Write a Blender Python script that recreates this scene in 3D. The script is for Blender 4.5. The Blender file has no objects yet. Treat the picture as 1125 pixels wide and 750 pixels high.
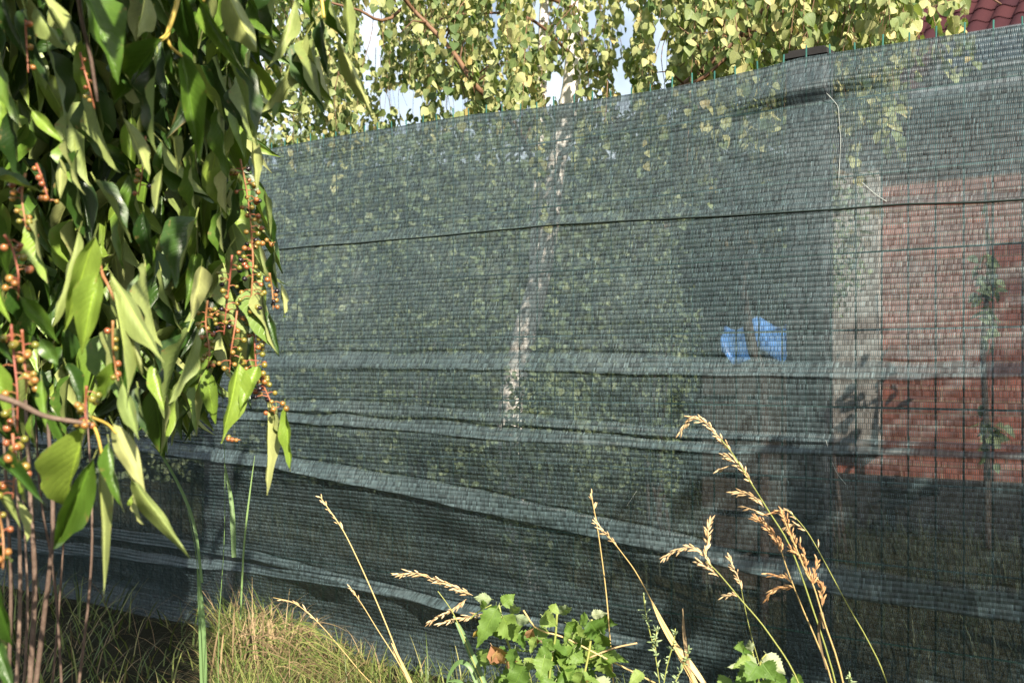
import bpy, math, random
from mathutils import Vector, Matrix, noise
R = math.radians
sc = bpy.context.scene
COL = sc.collection

# ------------------------------------------------------------------ camera
CAMZ = 1.0
FPX = 1250.0
cam_d = bpy.data.cameras.new("camera")
cam = bpy.data.objects.new("camera", cam_d)
COL.objects.link(cam)
cam.location = (0, 0, CAMZ)
cam.rotation_euler = (R(90), 0, 0)
cam_d.sensor_width = 36
cam_d.lens = 40.0
cam_d.shift_y = 30 / 1125
cam_d.clip_end = 500
cam_d.clip_start = 0.05
cam_d.dof.use_dof = True
cam_d.dof.focus_distance = 3.0
cam_d.dof.aperture_fstop = 5.6
sc.camera = cam

# ------------------------------------------------------------------ sky, sun
SUN_EL, SUN_AZ = 32.0, 21.0          # azimuth: degrees to the right of straight behind the camera
w = bpy.data.worlds.new("World")
sc.world = w
w.use_nodes = True
nt = w.node_tree
bg = nt.nodes["Background"]
sky = nt.nodes.new("ShaderNodeTexSky")
sky.sky_type = 'NISHITA'
sky.sun_disc = False
sky.sun_elevation = R(SUN_EL)
sky.sun_rotation = R(180 - SUN_AZ)
sky.air_density = 1.0
sky.dust_density = 1.5
# thin broken cloud over the blue
tc = nt.nodes.new("ShaderNodeTexCoord")
cn = nt.nodes.new("ShaderNodeTexNoise")
cn.inputs['Scale'].default_value = 5.0
cn.inputs['Detail'].default_value = 6.0
nt.links.new(tc.outputs['Generated'], cn.inputs['Vector'])
cr = nt.nodes.new("ShaderNodeMapRange")
cr.inputs[1].default_value = 0.38
cr.inputs[2].default_value = 0.62
cr.inputs[3].default_value = 0.15
cr.inputs[4].default_value = 0.85
nt.links.new(cn.outputs[0], cr.inputs[0])
cm = nt.nodes.new("ShaderNodeMix")
cm.data_type = 'RGBA'
nt.links.new(cr.outputs[0], cm.inputs[0])
nt.links.new(sky.outputs[0], cm.inputs[6])
cm.inputs[7].default_value = (10.5, 11.4, 12.0, 1)
nt.links.new(cm.outputs[2], bg.inputs[0])
bg.inputs[1].default_value = 0.05
sd = bpy.data.lights.new("sun", 'SUN')
sun = bpy.data.objects.new("sun", sd)
COL.objects.link(sun)
sd.energy = 5.0
sd.angle = R(0.5)
sd.color = (1.0, 0.90, 0.74)
S = Vector((math.sin(R(SUN_AZ)) * math.cos(R(SUN_EL)), -math.cos(R(SUN_AZ)) * math.cos(R(SUN_EL)), math.sin(R(SUN_EL))))
sun.rotation_euler = S.to_track_quat('Z', 'Y').to_euler()
sun.location = S * 20
sc.view_settings.view_transform = 'Standard'
sc.view_settings.look = 'None'
sc.view_settings.exposure = 1.5
sc.view_settings.gamma = 1.0
sc.cycles.transparent_max_bounces = 12
sc.cycles.max_bounces = 6

# ------------------------------------------------------------------ helpers
def P(px, py, Z):
    """the place that stands at this pixel of the 1125 x 750 photograph, Z metres in front"""
    return Vector(((px - 562.5) / FPX * Z, Z, CAMZ - (py - 405) / FPX * Z))

FA, FB = 3.573, 0.7325                 # the fence line: y = FA - FB x
FC = 1 / math.sqrt(1 + FB * FB)
DV = Vector((FC, -FB * FC, 0))         # along the fence, to the right
NV = Vector((-FB * FC, -FC, 0))        # out of the fence, towards the lens
F0 = Vector((0, FA, 0))
def fence_sz(px, py):
    u = (px - 562.5) / FPX
    Z = FA / (1 + FB * u)
    return u * Z / FC, CAMZ - (py - 405) / FPX * Z
def F(s, z, d=0.0):
    return F0 + DV * s + NV * d + Vector((0, 0, z))
def on_line(px, a):
    """X, Y on the line y = a - FB x seen at column px"""
    u = (px - 562.5) / FPX
    Z = a / (1 + FB * u)
    return u * Z, Z

def lerp_poly(poly, x):
    if x <= poly[0][0]:
        (x0, y0), (x1, y1) = poly[0], poly[1]
    elif x >= poly[-1][0]:
        (x0, y0), (x1, y1) = poly[-2], poly[-1]
    else:
        for (x0, y0), (x1, y1) in zip(poly, poly[1:]):
            if x0 <= x <= x1:
                break
    t = (x - x0) / (x1 - x0)
    return y0 + (y1 - y0) * t
def smooth(a, b, x):
    t = max(0.0, min(1.0, (x - a) / (b - a)))
    return t * t * (3 - 2 * t)

class MB:
    def __init__(self):
        self.v, self.f, self.uv = [], [], []
    def quadstrip(self, rows, closed=False, uvs=None):
        b = len(self.v)
        n = len(rows[0])
        for r in rows:
            self.v.extend(r)
        m = n if closed else n - 1
        for i in range(len(rows) - 1):
            for j in range(m):
                k = (j + 1) % n
                self.f.append((b + i * n + j, b + i * n + k, b + (i + 1) * n + k, b + (i + 1) * n + j))
    def tube(self, pts, rad, n=6, cap=True):
        pts = [Vector(p) for p in pts]
        if not hasattr(rad, '__len__'):
            rad = [rad] * len(pts)
        rows = []
        ref = None
        for i, p in enumerate(pts):
            t = (pts[min(i + 1, len(pts) - 1)] - pts[max(i - 1, 0)]).normalized()
            if ref is None:
                ref = t.orthogonal()
            x = (ref - t * ref.dot(t)).normalized()
            ref = x
            y = t.cross(x)
            rows.append([p + (x * math.cos(2 * math.pi * k / n) + y * math.sin(2 * math.pi * k / n)) * rad[i] for k in range(n)])
        b = len(self.v)
        self.quadstrip(rows, closed=True)
        if cap:
            self.f.append(tuple(b + k for k in reversed(range(n))))
            e = b + (len(pts) - 1) * n
            self.f.append(tuple(e + k for k in range(n)))
    def box(self, c, sx, sy, sz, ax=Vector((1, 0, 0)), ay=Vector((0, 1, 0)), az=Vector((0, 0, 1)), bev=0.0):
        c = Vector(c)
        b = len(self.v)
        for k in (-1, 1):
            for j in (-1, 1):
                for i in (-1, 1):
                    self.v.append(c + ax * (i * sx / 2) + ay * (j * sy / 2) + az * (k * sz / 2))
        for q in ((0, 2, 3, 1), (4, 5, 7, 6), (0, 1, 5, 4), (2, 6, 7, 3), (0, 4, 6, 2), (1, 3, 7, 5)):
            self.f.append(tuple(b + i for i in q))
    def spindle(self, a, c, r, n=4):
        a, c = Vector(a), Vector(c)
        t = (c - a)
        self.tube([a, a + t * 0.35, a + t * 0.75, c], [r * 0.25, r, r * 0.75, r * 0.05], n, cap=False)
    def mesh(self, name, mat, sm=True):
        me = bpy.data.meshes.new(name)
        me.from_pydata([tuple(v) for v in self.v], [], self.f)
        if mat:
            me.materials.append(mat)
        if sm:
            me.polygons.foreach_set('use_smooth', [True] * len(me.polygons))
        me.update()
        return me
    def build(self, name, mat, parent=None, sm=True):
        return link(name, self.mesh(name, mat, sm), parent)

def link(name, data, parent=None, M=None):
    o = bpy.data.objects.new(name, data)
    COL.objects.link(o)
    if parent is not None:
        o.parent = parent
        B = Matrix.Translation(-base_of(parent))
        o.matrix_basis = B @ M if M is not None else B
    elif M is not None:
        o.matrix_basis = M
    return o
_base = {}
def base_of(o):
    return _base.get(o.name, Vector((0, 0, 0)))
def thing(name, label, cat, loc, group=None):
    o = bpy.data.objects.new(name, None)
    COL.objects.link(o)
    o.empty_display_size = 0.1
    o.location = loc
    _base[o.name] = Vector(loc)
    return tag(o, label, cat, group)
def tag(o, label=None, cat=None, group=None, kind=None):
    if label: o['label'] = label
    if cat: o['category'] = cat
    if group: o['group'] = group
    if kind: o['kind'] = kind
    return o
def curve_pts(pts, n=20):
    """Catmull-Rom through the points"""
    pts = [Vector(p) for p in pts]
    q = [pts[0] * 2 - pts[1]] + pts + [pts[-1] * 2 - pts[-2]]
    out = []
    segs = len(pts) - 1
    for i in range(n + 1):
        t = i / n * segs
        k = min(int(t), segs - 1)
        u = t - k
        p0, p1, p2, p3 = q[k:k + 4]
        out.append(0.5 * ((2 * p1) + (p2 - p0) * u + (2 * p0 - 5 * p1 + 4 * p2 - p3) * u * u + (3 * p1 - p0 - 3 * p2 + p3) * u ** 3))
    return out

# ------------------------------------------------------------------ materials
class NT:
    def __init__(self, name):
        self.m = bpy.data.materials.new(name)
        self.m.use_nodes = True
        self.t = self.m.node_tree
        self.t.nodes.clear()
        self.out = self.n('ShaderNodeOutputMaterial')
    def n(self, typ, **kw):
        o = self.t.nodes.new(typ)
        for k, v in kw.items():
            setattr(o, k, v)
        return o
    def l(self, a, b):
        self.t.links.new(a, b)
    def inp(self, sock, v):
        if hasattr(v, 'is_output') or isinstance(v, bpy.types.NodeSocket):
            self.l(v, sock)
        else:
            sock.default_value = v
    def math(self, op, a, b=0.0, c=0.0):
        o = self.n('ShaderNodeMath', operation=op)
        self.inp(o.inputs[0], a); self.inp(o.inputs[1], b); self.inp(o.inputs[2], c)
        return o.outputs[0]
    def mix(self, f, a, b, mode='MIX'):
        o = self.n('ShaderNodeMix', data_type='RGBA', blend_type=mode)
        self.inp(o.inputs[0], f); self.inp(o.inputs[6], a); self.inp(o.inputs[7], b)
        return o.outputs[2]
    def ramp(self, f, stops):
        o = self.n('ShaderNodeValToRGB')
        e = o.color_ramp.elements
        while len(e) < len(stops):
            e.new(0.5)
        for k, (p, c) in enumerate(stops):
            e[k].position = p
            e[k].color = c if len(c) == 4 else (*c, 1)
        self.l(f, o.inputs[0])
        return o.outputs[0]
    def noise(self, scale, detail=4, rough=0.55, vec=None, dim='3D'):
        o = self.n('ShaderNodeTexNoise', noise_dimensions=dim)
        o.inputs['Scale'].default_value = scale
        o.inputs['Detail'].default_value = detail
        o.inputs['Roughness'].default_value = rough
        if vec is not None:
            self.l(vec, o.inputs['Vector'])
        return o.outputs[0]
    def range(self, v, a, b, c=0.0, d=1.0, smoothstep=False):
        o = self.n('ShaderNodeMapRange')
        if smoothstep:
            o.interpolation_type = 'SMOOTHSTEP'
        self.inp(o.inputs[0], v)
        for k, x in enumerate((a, b, c, d)):
            o.inputs[k + 1].default_value = x
        return o.outputs[0]
    def obj(self):
        return self.n('ShaderNodeTexCoord').outputs['Object']
    def bump(self, h, dist, strength=1.0):
        o = self.n('ShaderNodeBump')
        o.inputs['Strength'].default_value = strength
        o.inputs['Distance'].default_value = dist
        self.l(h, o.inputs['Height'])
        return o.outputs[0]
    def bsdf(self, col, rough=0.6, spec=0.5, normal=None, **kw):
        o = self.n('ShaderNodeBsdfPrincipled')
        self.inp(o.inputs['Base Color'], col)
        self.inp(o.inputs['Roughness'], rough)
        o.inputs['Specular IOR Level'].default_value = spec
        if normal is not None:
            self.l(normal, o.inputs['Normal'])
        for k, v in kw.items():
            self.inp(o.inputs[k.replace('_', ' ')], v)
        return o.outputs[0]
    def shmix(self, f, a, b):
        o = self.n('ShaderNodeMixShader')
        self.inp(o.inputs[0], f); self.l(a, o.inputs[1]); self.l(b, o.inputs[2])
        return o.outputs[0]
    def done(self, sh):
        self.l(sh, self.out.inputs['Surface'])
        return self.m

def c4(c): return (c[0], c[1], c[2], 1)

def rnd_socket(g):
    """one random number per object or per loose piece"""
    a = g.n('ShaderNodeObjectInfo').outputs['Random']
    b = g.n('ShaderNodeNewGeometry').outputs['Random Per Island']
    return g.math('FRACT', g.math('ADD', a, b))

def leaf_mat(name, tops, unders, rough=0.42, spec=0.5, trans=0.3, trans_col=(0.25, 0.36, 0.04), vein=1.5, edge=None):
    g = NT(name)
    rnd = rnd_socket(g)
    top = g.ramp(rnd, tops)
    und = g.ramp(rnd, unders)
    uv = g.n('ShaderNodeUVMap').outputs[0]
    sep = g.n('ShaderNodeSeparateXYZ')
    g.l(uv, sep.inputs[0])
    x = g.math('ABSOLUTE', g.math('SUBTRACT', sep.outputs[0], 0.5))
    rib = g.range(x, 0.012, 0.04, 1.0, 0.0)
    # side veins run up from the midrib
    sv = g.math('SINE', g.math('MULTIPLY', g.math('SUBTRACT', sep.outputs[1], g.math('MULTIPLY', x, 0.55)), 75.0))
    svm = g.math('MULTIPLY', g.range(sv, 0.75, 1.0), g.range(x, 0.02, 0.4, 1.0, 0.25))
    nz = g.noise(9, 3, vec=g.obj())
    back = g.n('ShaderNodeNewGeometry').outputs['Backfacing']
    col = g.mix(back, top, und)
    col = g.mix(g.range(nz, 0.3, 0.75), g.mix(0.22, col, (0, 0, 0, 1)), col)
    lite = g.mix(1.0, col, (vein, vein, vein * 0.8, 1), 'MULTIPLY')
    col = g.mix(g.math('MULTIPLY', rib, 0.8), col, lite)
    col = g.mix(g.math('MULTIPLY', svm, 0.30), col, lite)
    if edge:
        col = g.mix(g.math('MULTIPLY', g.range(nz, 0.60, 0.72), g.range(x, 0.25, 0.5)), col, c4(edge))
    h = g.math('ADD', g.math('MULTIPLY', svm, -0.6), g.math('MULTIPLY', rib, -1.0))
    nrm = g.bump(h, 0.0012, 0.5)
    sh = g.bsdf(col, g.math('ADD', g.math('MULTIPLY', back, 0.2), rough), spec, nrm)
    tr = g.n('ShaderNodeBsdfTranslucent')
    g.l(g.mix(1.0, g.mix(0.35, col, c4(trans_col)), (1.5, 1.7, 0.8, 1), 'MULTIPLY'), tr.inputs[0])
    return g.done(g.shmix(trans, sh, tr.outputs[0]))

def plain_mat(name, stops, rough=0.7, spec=0.3, nscale=30, bump=0.0, namp=0.3, metal=0.0, trans=0.0):
    g = NT(name)
    rnd = rnd_socket(g)
    nz = g.noise(nscale, 4, vec=g.obj())
    f = g.math('ADD', g.math('MULTIPLY', rnd, 1 - namp), g.math('MULTIPLY', nz, namp))
    col = g.ramp(f, stops)
    nrm = g.bump(nz, bump) if bump else None
    sh = g.bsdf(col, rough, spec, nrm, Metallic=metal)
    if trans:
        tr = g.n('ShaderNodeBsdfTranslucent')
        g.l(col, tr.inputs[0])
        sh = g.shmix(trans, sh, tr.outputs[0])
    return g.done(sh)

M = {}
M['laurel'] = leaf_mat('glossy_leaf', [(0.0, (0.014, 0.038, 0.007)), (0.35, (0.034, 0.082, 0.012)), (0.6, (0.080, 0.155, 0.020)), (0.85, (0.150, 0.235, 0.032)), (1.0, (0.20, 0.28, 0.045))],
                       [(0.0, (0.16, 0.22, 0.06)), (0.5, (0.23, 0.28, 0.085)), (1.0, (0.34, 0.36, 0.14))],
                       rough=0.38, spec=0.45, trans=0.10, vein=1.7, edge=(0.20, 0.13, 0.05))
M['birch'] = leaf_mat('birch_leaf', [(0.0, (0.05, 0.095, 0.03)), (0.3, (0.13, 0.18, 0.065)), (0.6, (0.25, 0.29, 0.12)), (0.9, (0.40, 0.40, 0.18)), (1.0, (0.44, 0.34, 0.14))],
                      [(0.0, (0.24, 0.29, 0.12)), (1.0, (0.42, 0.40, 0.19))], rough=0.5, spec=0.3, trans=0.22, vein=1.3)
M['rasp'] = leaf_mat('bramble_leaf', [(0.0, (0.06, 0.125, 0.02)), (0.6, (0.11, 0.19, 0.035)), (1.0, (0.19, 0.26, 0.065))],
                     [(0.0, (0.22, 0.28, 0.15)), (1.0, (0.34, 0.38, 0.24))], rough=0.55, spec=0.3, trans=0.2, vein=1.25)
M['dry_leaf'] = leaf_mat('dry_leaf', [(0.0, (0.25, 0.11, 0.06)), (0.5, (0.40, 0.25, 0.14)), (1.0, (0.5, 0.36, 0.08))],
                         [(0.0, (0.3, 0.2, 0.13)), (1.0, (0.4, 0.3, 0.2))], rough=0.7, spec=0.2, trans=0.2)
M['hedge'] = leaf_mat('hedge_leaf', [(0.0, (0.08, 0.115, 0.06)), (0.6, (0.13, 0.175, 0.095)), (1.0, (0.21, 0.25, 0.14))],
                      [(0.0, (0.10, 0.14, 0.06)), (1.0, (0.16, 0.2, 0.08))], rough=0.55, spec=0.3, trans=0.15)
M['brown_leaf'] = leaf_mat('copper_leaf', [(0.0, (0.07, 0.035, 0.025)), (0.6, (0.12, 0.08, 0.035)), (1.0, (0.12, 0.13, 0.04))],
                           [(0.0, (0.12, 0.09, 0.05)), (1.0, (0.16, 0.15, 0.07))], rough=0.5, spec=0.3, trans=0.2)
M['grass'] = plain_mat('grass_blade', [(0.0, (0.04, 0.07, 0.014)), (0.4, (0.09, 0.13, 0.028)), (0.7, (0.18, 0.21, 0.055)), (1.0, (0.36, 0.30, 0.14))], 0.5, 0.35, 12, trans=0.2)
M['dark_cover'] = plain_mat('ground_cover_blade', [(0.0, (0.010, 0.016, 0.008)), (1.0, (0.026, 0.034, 0.014))], 0.6, 0.2, 12)  # blades behind the fence, the shade there put into their dark colour
M['dry_grass'] = plain_mat('dry_grass', [(0.0, (0.07, 0.048, 0.026)), (0.45, (0.17, 0.12, 0.065)), (0.8, (0.30, 0.22, 0.12)), (1.0, (0.46, 0.36, 0.21))], 0.6, 0.3, 14, trans=0.15)
M['green_blade'] = plain_mat('green_blade', [(0.0, (0.09, 0.17, 0.06)), (1.0, (0.16, 0.25, 0.08))], 0.45, 0.4, 12, trans=0.2)
M['straw'] = plain_mat('straw_stem', [(0.0, (0.38, 0.27, 0.10)), (1.0, (0.52, 0.40, 0.19))], 0.5, 0.4, 18)
M['green_stem'] = plain_mat('green_stem', [(0.0, (0.18, 0.22, 0.05)), (1.0, (0.30, 0.30, 0.09))], 0.5, 0.4, 12)
M['seed'] = plain_mat('seed_husk', [(0.0, (0.36, 0.23, 0.11)), (0.5, (0.55, 0.40, 0.22)), (1.0, (0.70, 0.56, 0.36))], 0.6, 0.3, 60, trans=0.15)
M['rust_seed'] = plain_mat('rust_seed_husk', [(0.0, (0.26, 0.12, 0.05)), (0.5, (0.44, 0.25, 0.11)), (1.0, (0.60, 0.42, 0.22))], 0.6, 0.3, 60, trans=0.15)
M['grey_leaf'] = plain_mat('grey_green_sprig', [(0.0, (0.17, 0.24, 0.11)), (1.0, (0.28, 0.34, 0.19))], 0.7, 0.2, 30)
M['red_stem'] = plain_mat('red_stem', [(0.0, (0.22, 0.05, 0.04)), (0.55, (0.28, 0.10, 0.05)), (1.0, (0.28, 0.17, 0.06))], 0.45, 0.4, 20)
M['yellow_stem'] = plain_mat('yellow_stem', [(0.0, (0.42, 0.34, 0.07)), (1.0, (0.55, 0.38, 0.08))], 0.45, 0.4, 14)
M['twig'] = plain_mat('brown_twig', [(0.0, (0.035, 0.024, 0.018)), (0.5, (0.09, 0.06, 0.045)), (0.8, (0.17, 0.12, 0.09)), (1.0, (0.26, 0.20, 0.16))], 0.7, 0.3, 55, bump=0.004, namp=0.7)
M['birch_twig'] = plain_mat('reddish_bark', [(0.0, (0.06, 0.03, 0.018)), (0.6, (0.14, 0.075, 0.04)), (1.0, (0.24, 0.14, 0.085))], 0.6, 0.35, 25, bump=0.002, namp=0.6)
M['dark_bark'] = plain_mat('dark_bark', [(0.0, (0.028, 0.023, 0.021)), (1.0, (0.065, 0.052, 0.045))], 0.85, 0.2, 25, bump=0.006, namp=0.8)
M['wire'] = plain_mat('green_coated_wire', [(0.0, (0.010, 0.06, 0.05)), (1.0, (0.025, 0.11, 0.09))], 0.4, 0.5, 40)
M['post'] = plain_mat('grey_metal_post', [(0.0, (0.060, 0.068, 0.078)), (1.0, (0.10, 0.11, 0.12))], 0.5, 0.45, 30, bump=0.0005, namp=0.7)
M['wood'] = plain_mat('weathered_board', [(0.0, (0.035, 0.030, 0.027)), (1.0, (0.075, 0.065, 0.055))], 0.8, 0.2, 22, bump=0.003, namp=0.6)
M['blue'] = plain_mat('blue_plastic_sheet', [(0.0, (0.02, 0.11, 0.36)), (1.0, (0.07, 0.21, 0.50))], 0.4, 0.5, 14, namp=0.9)
M['white'] = plain_mat('off_white_paint', [(0.0, (0.20, 0.19, 0.18)), (1.0, (0.32, 0.30, 0.28))], 0.6, 0.3, 10, bump=0.001, namp=0.8)
M['tile'] = plain_mat('clay_roof_tile', [(0.0, (0.028, 0.013, 0.018)), (0.5, (0.045, 0.017, 0.020)), (1.0, (0.065, 0.024, 0.025))], 0.9, 0.05, 30, bump=0.003, namp=0.35)
M['tar'] = plain_mat('dark_tarred_render', [(0.0, (0.012, 0.012, 0.013)), (1.0, (0.030, 0.028, 0.028))], 0.8, 0.2, 15, bump=0.004, namp=0.7)  # near-black for the post caps and the painted shade along the wall foot
M['gutter'] = plain_mat('grey_zinc', [(0.0, (0.22, 0.23, 0.24)), (1.0, (0.32, 0.33, 0.34))], 0.45, 0.5, 20)

def berry_mat():
    g = NT('berry_skin')
    rnd = g.n('ShaderNodeObjectInfo').outputs['Random']
    nz = g.noise(2.0, 2, vec=g.obj())
    f = g.math('ADD', g.math('MULTIPLY', rnd, 0.75), g.math('MULTIPLY', g.math('SUBTRACT', nz, 0.3), 0.6))
    col = g.ramp(f, [(0.0, (0.10, 0.13, 0.02)), (0.35, (0.20, 0.16, 0.03)), (0.6, (0.26, 0.13, 0.035)), (0.85, (0.25, 0.08, 0.035)), (0.97, (0.19, 0.05, 0.03)), (1.0, (0.02, 0.01, 0.015))])
    return g.done(g.bsdf(col, 0.22, 0.55, None, Subsurface_Weight=0.0))
M['berry'] = berry_mat()
g = NT('ripe_berry_skin')
M['dark_berry'] = g.done(g.bsdf((0.012, 0.008, 0.012, 1), 0.25, 0.5))

def birch_bark():
    g = NT('birch_bark')
    o = g.obj()
    mp = g.n('ShaderNodeMapping')
    g.l(o, mp.inputs[0])
    mp.inputs['Scale'].default_value = (4, 4, 22)
    a = g.noise(1.2, 5, 0.65, mp.outputs[0])
    b = g.noise(5, 4, 0.6, o)
    col = g.ramp(b, [(0.3, (0.55, 0.50, 0.46)), (0.6, (0.78, 0.74, 0.70))])
    col = g.mix(g.range(a, 0.58, 0.66), col, (0.05, 0.042, 0.04, 1))
    return g.done(g.bsdf(col, 0.65, 0.3, g.bump(a, 0.004)))
M['birch_bark'] = birch_bark()

def ground_mat():
    g = NT('ground_soil')
    o = g.obj()
    a = g.noise(1.1, 6, 0.6, o)
    b = g.noise(22, 6, 0.65, o)
    col = g.ramp(a, [(0.35, (0.020, 0.021, 0.012)), (0.6, (0.034, 0.034, 0.018)), (0.8, (0.055, 0.046, 0.028))])
    col = g.mix(g.range(b, 0.4, 0.7), g.mix(0.5, col, (0.02, 0.018, 0.01, 1)), col)
    return g.done(g.bsdf(col, 0.95, 0.1, g.bump(b, 0.03)))
M['ground'] = ground_mat()

def wall_mat():
    g = NT('red_brick_wall')
    o = g.obj()
    mp = g.n('ShaderNodeMapping')
    g.l(o, mp.inputs[0])
    mp.inputs['Rotation'].default_value = (R(90), 0, 0)
    br = g.n('ShaderNodeTexBrick')
    g.l(mp.outputs[0], br.inputs[0])
    br.inputs['Color1'].default_value = (0.18, 0.066, 0.05, 1)
    br.inputs['Color2'].default_value = (0.29, 0.10, 0.07, 1)
    br.inputs['Mortar'].default_value = (0.30, 0.20, 0.15, 1)
    br.inputs['Scale'].default_value = 1.0
    br.inputs['Brick Width'].default_value = 0.25
    br.inputs['Row Height'].default_value = 0.08
    br.inputs['Mortar Size'].default_value = 0.006
    nz = g.noise(3, 5, 0.6, o)
    col = g.mix(g.range(nz, 0.38, 0.66), g.mix(0.6, br.outputs[0], (0.12, 0.06, 0.05, 1)), br.outputs[0])
    return g.done(g.bsdf(col, 0.85, 0.2, g.bump(br.outputs[1], -0.006)))
M['brickwall'] = wall_mat()

def glass_mat():
    g = NT('window_glass')
    return g.done(g.bsdf((0.02, 0.03, 0.04, 1), 0.04, 1.0, None, Coat_Weight=1.0))
M['glass'] = glass_mat()

def net_mat():
    """knitted plastic tape: rows of upright stitches with open slits between them"""
    g = NT('knitted_shade_net')
    uv = g.n('ShaderNodeUVMap').outputs[0]
    wob = g.n('ShaderNodeTexNoise')
    g.l(uv, wob.inputs['Vector'])
    wob.inputs['Scale'].default_value = 7.0
    wob.inputs['Detail'].default_value = 2
    sep = g.n('ShaderNodeSeparateXYZ')
    g.l(uv, sep.inputs[0])
    u, v = sep.outputs[0], sep.outputs[1]
    v2 = g.math('ADD', v, g.math('MULTIPLY', g.math('SUBTRACT', wob.outputs[0], 0.5), 0.006))
    rowp = g.math('DIVIDE', v2, 0.0132)
    rowi = g.math('FLOOR', rowp)
    rowf = g.math('FRACT', rowp)
    colp = g.math('ADD', g.math('DIVIDE', u, 0.0046), g.math('MULTIPLY', g.math('SINE', g.math('MULTIPLY', rowi, 12.9)), 3.0))
    coli = g.math('FLOOR', colp)
    colf = g.math('FRACT', colp)
    def white(x, y):
        c = g.n('ShaderNodeCombineXYZ')
        g.inp(c.inputs[0], x); g.inp(c.inputs[1], y)
        o = g.n('ShaderNodeTexWhiteNoise', noise_dimensions='2D')
        g.l(c.outputs[0], o.inputs[0])
        return o.outputs[0]
    rr = white(rowi, 3.0)
    rc = white(coli, rowi)
    big = g.noise(3.0, 5, 0.6, uv)
    # slit between two rows, of uneven width
    half = g.math('ABSOLUTE', g.math('SUBTRACT', rowf, 0.5))
    slit = g.range(g.math('ADD', half, g.math('MULTIPLY', g.math('SUBTRACT', rr, 0.5), 0.10)), 0.36, 0.47, 0.0, 1.0)
    # gaps between the stitches
    ch = g.math('ABSOLUTE', g.math('SUBTRACT', colf, 0.5))
    gap = g.range(g.math('ADD', ch, g.math('MULTIPLY', g.math('SUBTRACT', rc, 0.5), 0.25)), 0.26, 0.42, 0.0, 1.0)
    at = g.n('ShaderNodeAttribute', attribute_name='layers')
    lay = at.outputs['Fac']
    open_ = g.math('MAXIMUM', g.math('MULTIPLY', slit, 0.25), g.math('MULTIPLY', g.math('MULTIPLY', gap, g.math('SUBTRACT', 1.0, slit)), 0.66))
    open_ = g.math('MAXIMUM', open_, 0.17)
    open_ = g.math('MULTIPLY', open_, g.math('SUBTRACT', 1.0, g.math('MULTIPLY', lay, 0.8)))
    # colour
    base = g.ramp(big, [(0.3, (0.040, 0.063, 0.070)), (0.55, (0.056, 0.082, 0.090)), (0.75, (0.078, 0.103, 0.111))])
    spk = g.range(rc, 0.0, 1.0, 0.45, 1.55)
    spk = g.math('ADD', spk, g.math('MULTIPLY', g.range(white(g.math('ADD', coli, 57.0), rowi), 0.90, 1.0), 0.9))  # glints of the plastic tape put into the colour of single stitches
    cc = g.n('ShaderNodeCombineXYZ')
    for k in range(3):
        g.l(spk, cc.inputs[k])
    base = g.mix(1.0, base, cc.outputs[0], 'MULTIPLY')
    dust = g.noise(60.0, 4, 0.7, uv)
    base = g.mix(g.math('MULTIPLY', g.range(dust, 0.62, 0.80), 0.30), base, (0.26, 0.28, 0.27, 1))
    slit = g.math('MULTIPLY', slit, g.range(white(rowi, 11.0), 0.0, 1.0, 0.45, 1.35))
    base = g.mix(g.math('MULTIPLY', slit, g.math('SUBTRACT', 0.52, g.math('MULTIPLY', lay, 0.40))), base, (0.010, 0.016, 0.015, 1))  # shade between the rows put into the colour as dark lines
    h = g.math('MULTIPLY', g.math('SUBTRACT', 1.0, g.math('MULTIPLY', half, 2.0)), g.math('SUBTRACT', 1.0, g.math('MULTIPLY', gap, 0.5)))
    nrm = g.bump(h, 0.004, 0.5)
    sh = g.bsdf(base, 0.42, 0.45, nrm)
    tr = g.n('ShaderNodeBsdfTranslucent')
    g.l(base, tr.inputs[0])
    sh = g.shmix(0.18, sh, tr.outputs[0])
    tp = g.n('ShaderNodeBsdfTransparent')
    return g.done(g.shmix(open_, sh, tp.outputs[0]))
M['net'] = net_mat()

# ------------------------------------------------------------------ ground
def build_ground():
    rnd = random.Random(2)
    mb = MB()
    xs = [-120, -60, -30, -15, -8] + [-6 + 0.25 * i for i in range(49)] + [8, 15, 30, 60, 120]
    ys = [-60, -20, -8, -3] + [-1 + 0.25 * i for i in range(57)] + [16, 24, 40, 80, 240]
    def hz(x, y):
        if abs(x) > 6 or y < 0 or y > 13:
            return 0.0
        return 0.03 * noise.noise(Vector((x * 1.7, y * 1.7, 3.0))) - 0.01
    mb.quadstrip([[Vector((x, y, hz(x, y))) for x in xs] for y in ys])
    return tag(mb.build('ground', M['ground']), kind='structure')
build_ground()

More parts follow.
